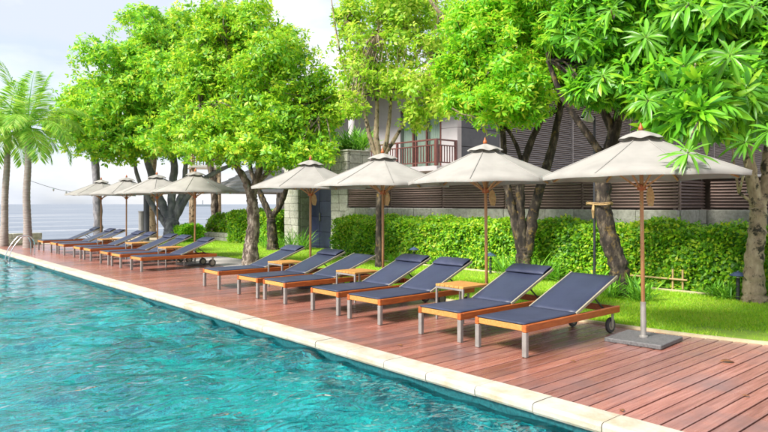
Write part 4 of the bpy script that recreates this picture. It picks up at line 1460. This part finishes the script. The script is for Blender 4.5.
def strap_plant(name, label, pos, n, Lm, group=None, spread=.18, w=.014):
    t = thing(name, label, 'plant', pos, group=group)
    b = np.stack([rng.normal(0, spread * .4, n), rng.normal(0, spread * .4, n), np.zeros(n)], -1)
    a = rng.uniform(0, 6.28, n); e = rng.uniform(.55, 1.45, n)
    d = np.stack([np.cos(a) * np.cos(e), np.sin(a) * np.cos(e), np.sin(e)], -1)
    up = np.stack([-np.cos(a) * np.sin(e), -np.sin(a) * np.sin(e), np.cos(e)], -1)
    Ls = Lm * rng.uniform(.6, 1.15, n)
    V, T = leaves(b, d, up, Ls, np.full(n, w), rng.uniform(.2, .65, n), .3, True)
    V[:, 2] = np.maximum(V[:, 2], .005)
    tag(link('leaves', tri_mesh('leaves', V, T, 'leaf_strap'), t), kind='stuff')
    return t
sp_list = [(596, 10.35, .50, 'strap leaved plant left of the leaning trunk base'), (628, 10.3, .5, 'strap leaved plant right of the leaning trunk base'),
           (642, 10.0, .46, 'low strap leaved plant on the lawn behind the nearest parasol pole'), (611, 9.95, .42, 'strap leaved plant in front of the leaning trunk base'),
           (506, 11.1, .62, 'tall strap leaved plant left of the three stemmed tree'), (520, 10.8, .5, 'strap leaved plant before the three stemmed tree'),
           (538, 11.1, .62, 'tall strap leaved plant right of the three stemmed tree'), (553, 11.3, .5, 'strap leaved plant between the three stemmed tree and lamp post'),
           (728, 11.35, .36, 'small strap leaved plant left of the right bollard light'), (716, 11.45, .3, 'smallest strap leaved plant before the hedge at the right'),
           (440, 11.35, .45, 'strap leaved plant before the hedge behind the third lounger'), (395, 11.3, .42, 'strap leaved plant before the hedge behind the third parasol pole'),
           (303, 12.5, .8, 'leafy clump at the left foot of the stone gate'), (292, 12.3, .8, 'leafy clump left of the stone gate beside the dark trunk'), (281, 12.2, .7, 'leafy clump at the foot of the dark forked trunk'),
           (266, 11.9, .7, 'leafy clump left of the dark forked trunk')]
for u_, X_, Ln, lab in sp_list:
    p = on_x(u_, X_, .02)
    strap_plant('strap_plant', lab, p, 70, Ln, 'strap leaved plants along the beds', w=.013)
# planter greenery on the gate roof terrace
for i, (u_, d_, lab) in enumerate(((332, 24, 'fern like plant on top of the stone gate, left of the column'), (341, 24.5, 'fern like plant on top of the stone gate, touching the column'), (363, 24, 'fern like plant on top of the stone gate, right of the column'))):
    p = at(u_, 204, d_)
    p.x = min(max(p.x, 13.3), 13.8); p.y = {0: 17.9, 1: 17.35, 2: 16.95}[i]; p.z = 3.45
    strap_plant('terrace_fern', lab, p, 110, .95, 'ferns on the stone gate', .35, .022)

# ================================================================== TREES
# A: big almond tree with the rough trunk behind the seventh lounger
pA = at(250.5, 265, 16.7); pA.z = 0.0
tree('almond_tree', 'broad bright green tree with rough light trunk behind the seventh lounger', tuple(pA), [(251, 245), (253.5, 225), (252.5, 205), (251, 192)],
     [([(251, 195), (245, 180), (236, 165), (222, 140), (200, 105)], .12, .04), ([(252, 195), (257, 178), (263, 155), (270, 115), (262, 60)], .12, .04),
      ([(258, 182), (275, 165), (298, 138), (318, 105)], .08, .03), ([(237, 168), (245, 130), (235, 80), (225, 40)], .07, .03)],
     [lobe(262, 95, 66, 60, 16.7), lobe(285, 125, 46, 36, 15.8), lobe(225, 130, 46, 32, 16.2), lobe(218, 60, 48, 48, 17.5), lobe(285, 60, 36, 34, 17), lobe(245, 32, 44, 28, 17), lobe(300, 150, 38, 18, 15.8), lobe(318, 105, 24, 36, 16.5), lobe(215, 152, 36, 14, 16.0), lobe(258, 150, 34, 16, 15.6), lobe(228, 22, 48, 26, 17.2), lobe(200, 95, 30, 40, 16.8), lobe(308, 158, 30, 12, 15.4), lobe(275, 160, 30, 10, 15.4)],
     'leaf_almond', 'bark', 16.7, .18, 11500, 7, .122, .025, sub=13, seed=3)
# B: dark forked tree left of the gate
pB = on_x(273, 11.6); dB = depth(pB)
tree('forked_tree', 'dark low forked tree between the rough trunk and the stone gate', tuple(pB), [(272.5, 240, dB), (271.5, 224, dB), (271, 216, dB)],
     [([(271, 218), (264, 202), (258, 188), (250, 165), (255, 140)], .13, .05, dB), ([(271, 218), (280, 205), (286, 190), (290, 170), (300, 140)], .12, .05, dB)],
     [lobe(300, 138, 36, 28, 21.5), lobe(270, 145, 36, 24, 21.5), lobe(322, 118, 20, 26, 21.5)], 'leaf_almond', 'bark_dark', dB, .18, 3200, 7, .14, .032, sub=9, seed=5)
# C: big grey sea tree
dC = 28.0
pC = at(172, 240, dC); pC.z = -.05
tree('sea_tree', 'large grey many stemmed tree by the sea behind the left parasols', tuple(pC), [(172, 232), (171, 218)],
     [([(171, 222), (160, 200), (150, 170), (138, 130), (125, 95)], .22, .08), ([(171, 222), (172, 195), (174, 160), (165, 120), (160, 70)], .22, .08),
      ([(173, 222), (184, 202), (196, 185), (216, 172), (236, 163)], .18, .07), ([(168, 228), (157, 212), (146, 195), (138, 178), (130, 140)], .15, .06),
      ([(174, 218), (183, 190), (186, 160), (190, 120)], .17, .06)],
     [lobe(128, 88, 52, 56, 27), lobe(165, 75, 50, 50, 28), lobe(95, 105, 34, 40, 27), lobe(150, 40, 40, 28, 28), lobe(190, 105, 40, 42, 29), lobe(125, 130, 46, 20, 26.5), lobe(182, 38, 30, 30, 29), lobe(112, 152, 34, 12, 26.5), lobe(165, 145, 44, 16, 26.5), lobe(210, 140, 30, 18, 27), lobe(75, 130, 24, 22, 27), lobe(188, 85, 38, 50, 24), lobe(178, 135, 40, 22, 24)],
     'leaf_sea', 'bark_grey', dC, .36, 13500, 7, .18, .039, sub=13, seed=8, flare=1.2)
# H, I: slim trunks by the sea
for (nm, lab, tp, lb_, dd, r_, bk, sd_) in (
    ('slim_tree', 'slim straight grey trunk by the sea behind the farthest parasol', [(98, 225), (97, 190), (94, 150), (88, 115)], [lobe(82, 108, 26, 34, 30), lobe(70, 125, 20, 24, 30)], 30, .2, 'bark_grey', 21),
    ('slim_tree', 'pinkish slim trunk by the sea, left of the many stemmed sea tree', [(152, 225), (151, 185), (156, 140), (160, 110)], [lobe(155, 110, 34, 36, 32)], 32, .2, 'bark_pale', 22),
    ('slim_tree', 'slim trunk at the right of the nearest left parasol, before the sea', [(215, 222), (214, 190), (209, 155), (206, 120)], [lobe(206, 118, 34, 36, 32)], 32, .20, 'bark', 23)):
    p = at(tp[0][0] + .5, 232, dd); p.z = -.06
    tree(nm, lab, tuple(p), tp, [([tp[-1], (tp[-1][0] + 12, tp[-1][1] - 30)], r_ * .5, r_ * .2, dd)], lb_, 'leaf_sea', bk, dd, r_, 2300, 7, .19, .043, sub=8, seed=sd_, flare=1.15,
         group='slim trees by the sea')
# D: pale stemmed thin tree before the gate
dD = 16.0
pD = at(379.5, 267, dD); pD.z = .0
tree('slender_tree', 'thin yellow green tree with pale slender stems above the third parasol', tuple(pD), [(379, 240), (379.5, 200), (381, 168), (381, 155)],
     [([(380, 162), (372, 145), (366, 120), (362, 95), (352, 55), (346, 20)], .07, .025), ([(380, 160), (376, 135), (377, 105), (374, 75), (378, 30)], .08, .025),
      ([(381, 158), (387, 138), (390, 110), (393, 80), (405, 30)], .07, .025), ([(382, 158), (394, 140), (405, 120), (418, 95), (440, 50)], .06, .02),
      ([(362, 95), (345, 70), (336, 30), (330, -10)], .035, .012), ([(393, 80), (420, 50), (438, 20), (430, -20)], .04, .02), ([(460, 60, 15), (452, 30, 15), (430, 0, 15), (415, -30, 15)], .06, .03)],
     [lobe(372, 48, 42, 46, dD), lobe(410, 45, 44, 50, dD), lobe(440, 85, 34, 34, 15), lobe(385, 82, 36, 22, 15.5), lobe(352, 78, 24, 30, 16), lobe(400, 0, 55, 30, dD), lobe(420, 112, 26, 18, 15.5),
      lobe(348, 20, 18, 30, 16.5), lobe(445, 30, 34, 40, 17), lobe(352, 108, 20, 14, 15), lobe(455, 108, 26, 14, 14.5), lobe(470, 70, 30, 30, 16)],
     'leaf_yellow', 'bark_pale', dD, .09, 4600, 5, .125, .03, sub=10, seed=12, shell=(0.3, 1.1), trunk_bark='bark_dark')
# E: three stemmed lime tree
dE = 13.3
pE = at(525, 281, dE); pE.z = .02
E_ = tree('three_stemmed_tree', 'lime green tree with three dark stems behind the second parasol', tuple(pE), [(524, 270), (523, 256), (523, 248)],
     [([(522, 255), (516, 225), (509, 195), (505, 165), (503, 135), (498, 90)], .11, .05), ([(524, 256), (521, 225), (520, 190), (523, 165), (532, 140), (545, 108), (552, 70)], .12, .05),
      ([(527, 256), (532, 220), (539, 190), (549, 160), (557, 125), (563, 85), (560, 40)], .13, .05), ([(523, 165), (514, 140), (500, 120), (480, 100)], .05, .02), ([(503, 130), (485, 95), (480, 50)], .05, .02),
      ([(549, 115), (575, 100), (600, 95)], .05, .02)],
     [lobe(505, 70, 56, 54, 12.8), lobe(502, 106, 36, 26, 12.2), lobe(480, 30, 40, 44, 13), lobe(548, 45, 50, 46, 13.2), lobe(520, 5, 60, 36, 13), lobe(464, 98, 22, 18, 12.8), lobe(528, 95, 30, 30, 12.2),
      lobe(568, 85, 24, 24, 13.5), lobe(455, 70, 26, 30, 13)],
     'leaf_lime', 'bark_dark', dE, .17, 7200, 8, .125, .020, sub=11, seed=14, el=(-.2, .7))
mb = MB()
limb(mb, [(452, 108), (462, 114), (474, 117), (483, 125), (488, 138)], 12.4, .016, .007, 0)
mb.v = [tuple(Vector(q) - pE) for q in mb.v]
mb.build('branch', 'bark_pale', E_, True)['label'] = 'thin pale bare twig arching over the second parasol'
# F: leaning trunk with deep green crown
dF = 10.9
pF = on_x(620, 10.35); dF = depth(pF)
F_ = tree('leaning_tree', 'dark leaning trunk with lichen and long leaved crown, beside the lamp post', tuple(pF), [(620, 285, dF), (618, 265, dF), (608, 235, dF), (603, 205, dF), (604, 175, dF), (609, 150, dF)],
     [([(609, 155), (615, 130), (622, 105), (640, 70), (650, 20)], .12, .05, dF), ([(606, 160), (592, 140), (576, 118), (560, 92), (548, 60)], .07, .04, dF), ([(614, 135), (600, 100), (590, 60), (595, 10)], .08, .03, dF)],
     [lobe(625, 40, 52, 48, 10.6), lobe(590, 25, 44, 44, 10.4), lobe(655, 85, 36, 36, 10.2), lobe(600, 85, 32, 22, 10.2), lobe(640, -10, 60, 34, 10.5), lobe(665, 50, 36, 50, 11.2)],
     'leaf_deep', 'bark_dark', dF, .17, 2700, 17, .20, .023, fine=True, sub=11, seed=17, el=(-.5, .55), droop=.35)
# G: right tree
pG = on_x(755, 11.35); dG = depth(pG)
G_ = tree('frangipani_like_tree', 'speckled pale trunk at the right edge with whorls of long glossy leaves', tuple(pG), [(754, 285, dG), (754, 260, dG), (757, 235, dG), (758, 212, dG), (757, 200, dG)],
     [([(757, 206), (752, 180), (748, 150), (744, 115), (735, 70), (728, 20)], .105, .05, dG), ([(758, 206), (766, 185), (767, 160), (772, 125), (780, 80), (790, 20)], .10, .05, dG), ([(746, 135), (725, 110), (700, 90), (680, 70)], .05, .025, dG),
      ([(754, 203), (745, 197), (739, 193)], .03, .02, dG)],
     [lobe(720, 40, 60, 56, 9.8), lobe(690, 90, 44, 36, 9.4), lobe(745, 100, 40, 32, 9.6), lobe(775, 60, 50, 60, 9.8), lobe(690, 10, 50, 44, 9.6), lobe(740, -20, 80, 40, 9.8), lobe(712, 118, 30, 16, 9.3), lobe(690, 116, 18, 12, 7.4), lobe(700, 95, 26, 26, 7.9), lobe(735, 90, 34, 30, 8.3), lobe(665, 100, 24, 26, 8.2)],
     'leaf_deep', 'bark_pale', dG, .155, 3200, 18, .24, .026, fine=True, sub=11, seed=19, el=(-.5, .5), droop=.4)

mb = MB()
limb(mb, [(735, 75, dG), (718, 88, 9.0), (704, 112, 7.7), (693, 132, 6.8), (688, 149, 6.42)], dG, .02, .006, 0)
mb.v = [tuple(Vector(q) - pG) for q in mb.v]
mb.build('branch', 'bark_dark', G_, True)
# large single leaves in whorls at the ends of the nearest twigs
variants = []
for k in range(3):
    V, T = leaves(np.array([[0, 0, 0.0]]), np.array([[1.0, 0, 0]]), np.array([[0, 0, 1.0]]), np.array([1.0]), np.array([.072 + .010 * k]), .28 + .16 * k, .35, True)
    variants.append(tri_mesh('leaf', V, T, 'leaf_whorl'))
whorls = [  # u, v, depth, leaf length, axis tilt towards the viewer, tree
    (730, 55, 7.4, .33, .55, G_, pG), (688, 152, 6.35, .27, .45, G_, pG), (648, 100, 7.6, .26, .5, F_, pF), (579, 37, 8.6, .27, .35, F_, pF), (611, 10, 8.2, .30, .3, F_, pF), (646, 37, 7.6, .30, .55, F_, pF),
    (689, 3, 7.3, .30, .35, G_, pG), (752, 6, 7.2, .30, .4, G_, pG), (722, 104, 7.6, .29, .35, G_, pG), (754, 99, 7.8, .27, .45, G_, pG), (685, 90, 7.7, .27, .3, G_, pG),
    (603, 75, 8.4, .23, .4, F_, pF), (745, 142, 7.6, .26, .4, G_, pG), (770, 130, 7.4, .28, .4, G_, pG)]
count = 0
tw = {id(F_): MB(), id(G_): MB()}
for (u_, v_, d_, Ln, tilt, tr_, pb) in whorls:
    c = at(u_, v_, d_)
    view = (Vector((0, 0, CAMH)) - c).normalized()
    ax = (Vector((0, 0, 1)) * (1 - tilt) + view * tilt + Vector((random.uniform(-.15, .15), random.uniform(-.15, .15), 0))).normalized()
    e1 = ax.orthogonal().normalized(); e2 = ax.cross(e1)
    n = 21
    for k in range(n):
        if count >= 300:
            break
        ph = k * 2.39996 + random.uniform(-.2, .2)
        el = random.uniform(-.25, .35) if k < 15 else random.uniform(.4, 1.0)
        d = (e1 * math.cos(ph) + e2 * math.sin(ph)) * math.cos(el) + ax * math.sin(el)
        s = d.cross(ax).normalized()
        nn = s.cross(d).normalized()
        ln = Ln * random.uniform(.8, 1.15) * (1 if k < 15 else .7)
        M = Matrix((d, -s, nn)).transposed().to_4x4()
        o = link('leaf', random.choice(variants), tr_)
        o.matrix_basis = Matrix.Translation(c - Vector(pb) + d * .012 - ax * (0.03 * random.random())) @ M @ Matrix.Diagonal((ln, ln * random.uniform(.8, 1.15), ln, 1))
        count += 1
    back = c - ax * .12 - view * .1
    far = at(u_ + random.uniform(-6, 6), v_ + random.uniform(-4, 8), d_ + random.uniform(1.4, 2.0))
    q, r_ = smooth_path([c - Vector(pb), back - Vector(pb), (back + far) / 2 - Vector(pb), far - Vector(pb)], [.006, .008, .010, .013], 4)
    tw[id(tr_)].tube(q, r_, 6)
for tr_ in (F_, G_):
    tag(tw[id(tr_)].build('leaf_twigs', 'bark_dark', tr_, True), kind='stuff')

# ------------------------------------------------------------------ palms
def palm(label, base, trunk_px, d, r, crown, fr_len, n, seed, spear=True):
    g = random.Random(seed)
    t = thing('palm_tree', label, 'palm', base, group='coconut palms by the pool end')
    B = Vector(base)
    pts = [B + Vector((0, 0, -.05))] + [at(u, v, d) for u, v in trunk_px]
    q, rr = smooth_path(pts, [r * 1.45] + [r * (1.05 - .3 * i / len(trunk_px)) for i in range(len(trunk_px))], 14)
    rr = [a * (1.03 if i % 2 else .96) for i, a in enumerate(rr)]
    mb = MB().tube([p - B for p in q], rr, 14)
    mb.build('trunk', 'palm_bark', t, True)
    c = at(*crown, d) - B
    MB().lathe([(.10, -.45), (.17, -.2), (.15, .05), (.06, .35)], 12, tuple(c)).build('crown_shaft', 'leaf_palm', t, True)
    for k in range(n):
        az = k * 2.39996 + g.uniform(-.2, .2)
        f = k / (n - 1)
        el = R(80) - f * R(92) + g.uniform(-.1, .1)
        Ln = fr_len * g.uniform(.85, 1.1) * (.95 if f < .2 else 1)
        bend = (.12 if f < .08 else .35 if f < .3 else .5 + .4 * g.random())
        hd = Vector((math.cos(az), math.sin(az), 0))
        path = []
        e = el; p = Vector(c)
        ns = 16
        for i in range(ns + 1):
            path.append(p.copy())
            p = p + (hd * math.cos(e) + Vector((0, 0, 1)) * math.sin(e)) * (Ln / ns)
            e -= bend * 2.2 / ns * (.4 + 1.2 * i / ns)
        mb = MB().tube(path, [.026 * (1 - .85 * i / ns) for i in range(ns + 1)], 5)
        side = Vector((-math.sin(az), math.cos(az), 0))
        bs, ds, us, Ls = [], [], [], []
        m_ = 62
        for i in range(m_):
            s = .12 + .88 * i / (m_ - 1)
            x = s * ns
            i0 = min(int(x), ns - 1)
            pp = path[i0].lerp(path[i0 + 1], x - i0)
            tg_ = (path[i0 + 1] - path[i0]).normalized()
            nrm = side.cross(tg_).normalized()
            if nrm.z < 0: nrm = -nrm
            ll = Ln * .30 * (math.sin(math.pi * (.12 + .80 * s)) ** .6)
            for sg in (-1, 1):
                dv = (side * sg + tg_ * (.55 + .5 * s) + Vector((0, 0, -.35)) + nrm * .15).normalized()
                dv = (dv + Vector((g.gauss(0, .06), g.gauss(0, .06), g.gauss(0, .06)))).normalized()
                bs.append(pp); ds.append(dv); us.append(nrm); Ls.append(ll * g.uniform(.85, 1.1))
        V, T = leaves(np.array([tuple(x) for x in bs]), np.array([tuple(x) for x in ds]), np.array([tuple(x) for x in us]), np.array(Ls), np.full(len(Ls), .022), .22, .3)
        b0 = len(mb.v)
        mb.v += [tuple(x) for x in V]
        mb.f += [tuple(int(j) + b0 for j in tr) for tr in T]
        mb.build('frond', 'leaf_palm', t)
    return t
p1 = at(28, 248, 23.2); p1.z = -.05
palm('coconut palm with a curved ringed trunk beside the pool ladder', tuple(p1), [(27.5, 225), (26.5, 195), (28, 165), (28, 138)], 23.2, .13, (27, 128), 2.45, 16, 4)
p2 = at(3.5, 247, 24.2); p2.z = -.05
palm('leftmost coconut palm cut by the picture edge', tuple(p2), [(4.5, 225), (5, 195), (7, 165), (7, 142)], 24.2, .125, (7, 134), 2.3, 15, 9)
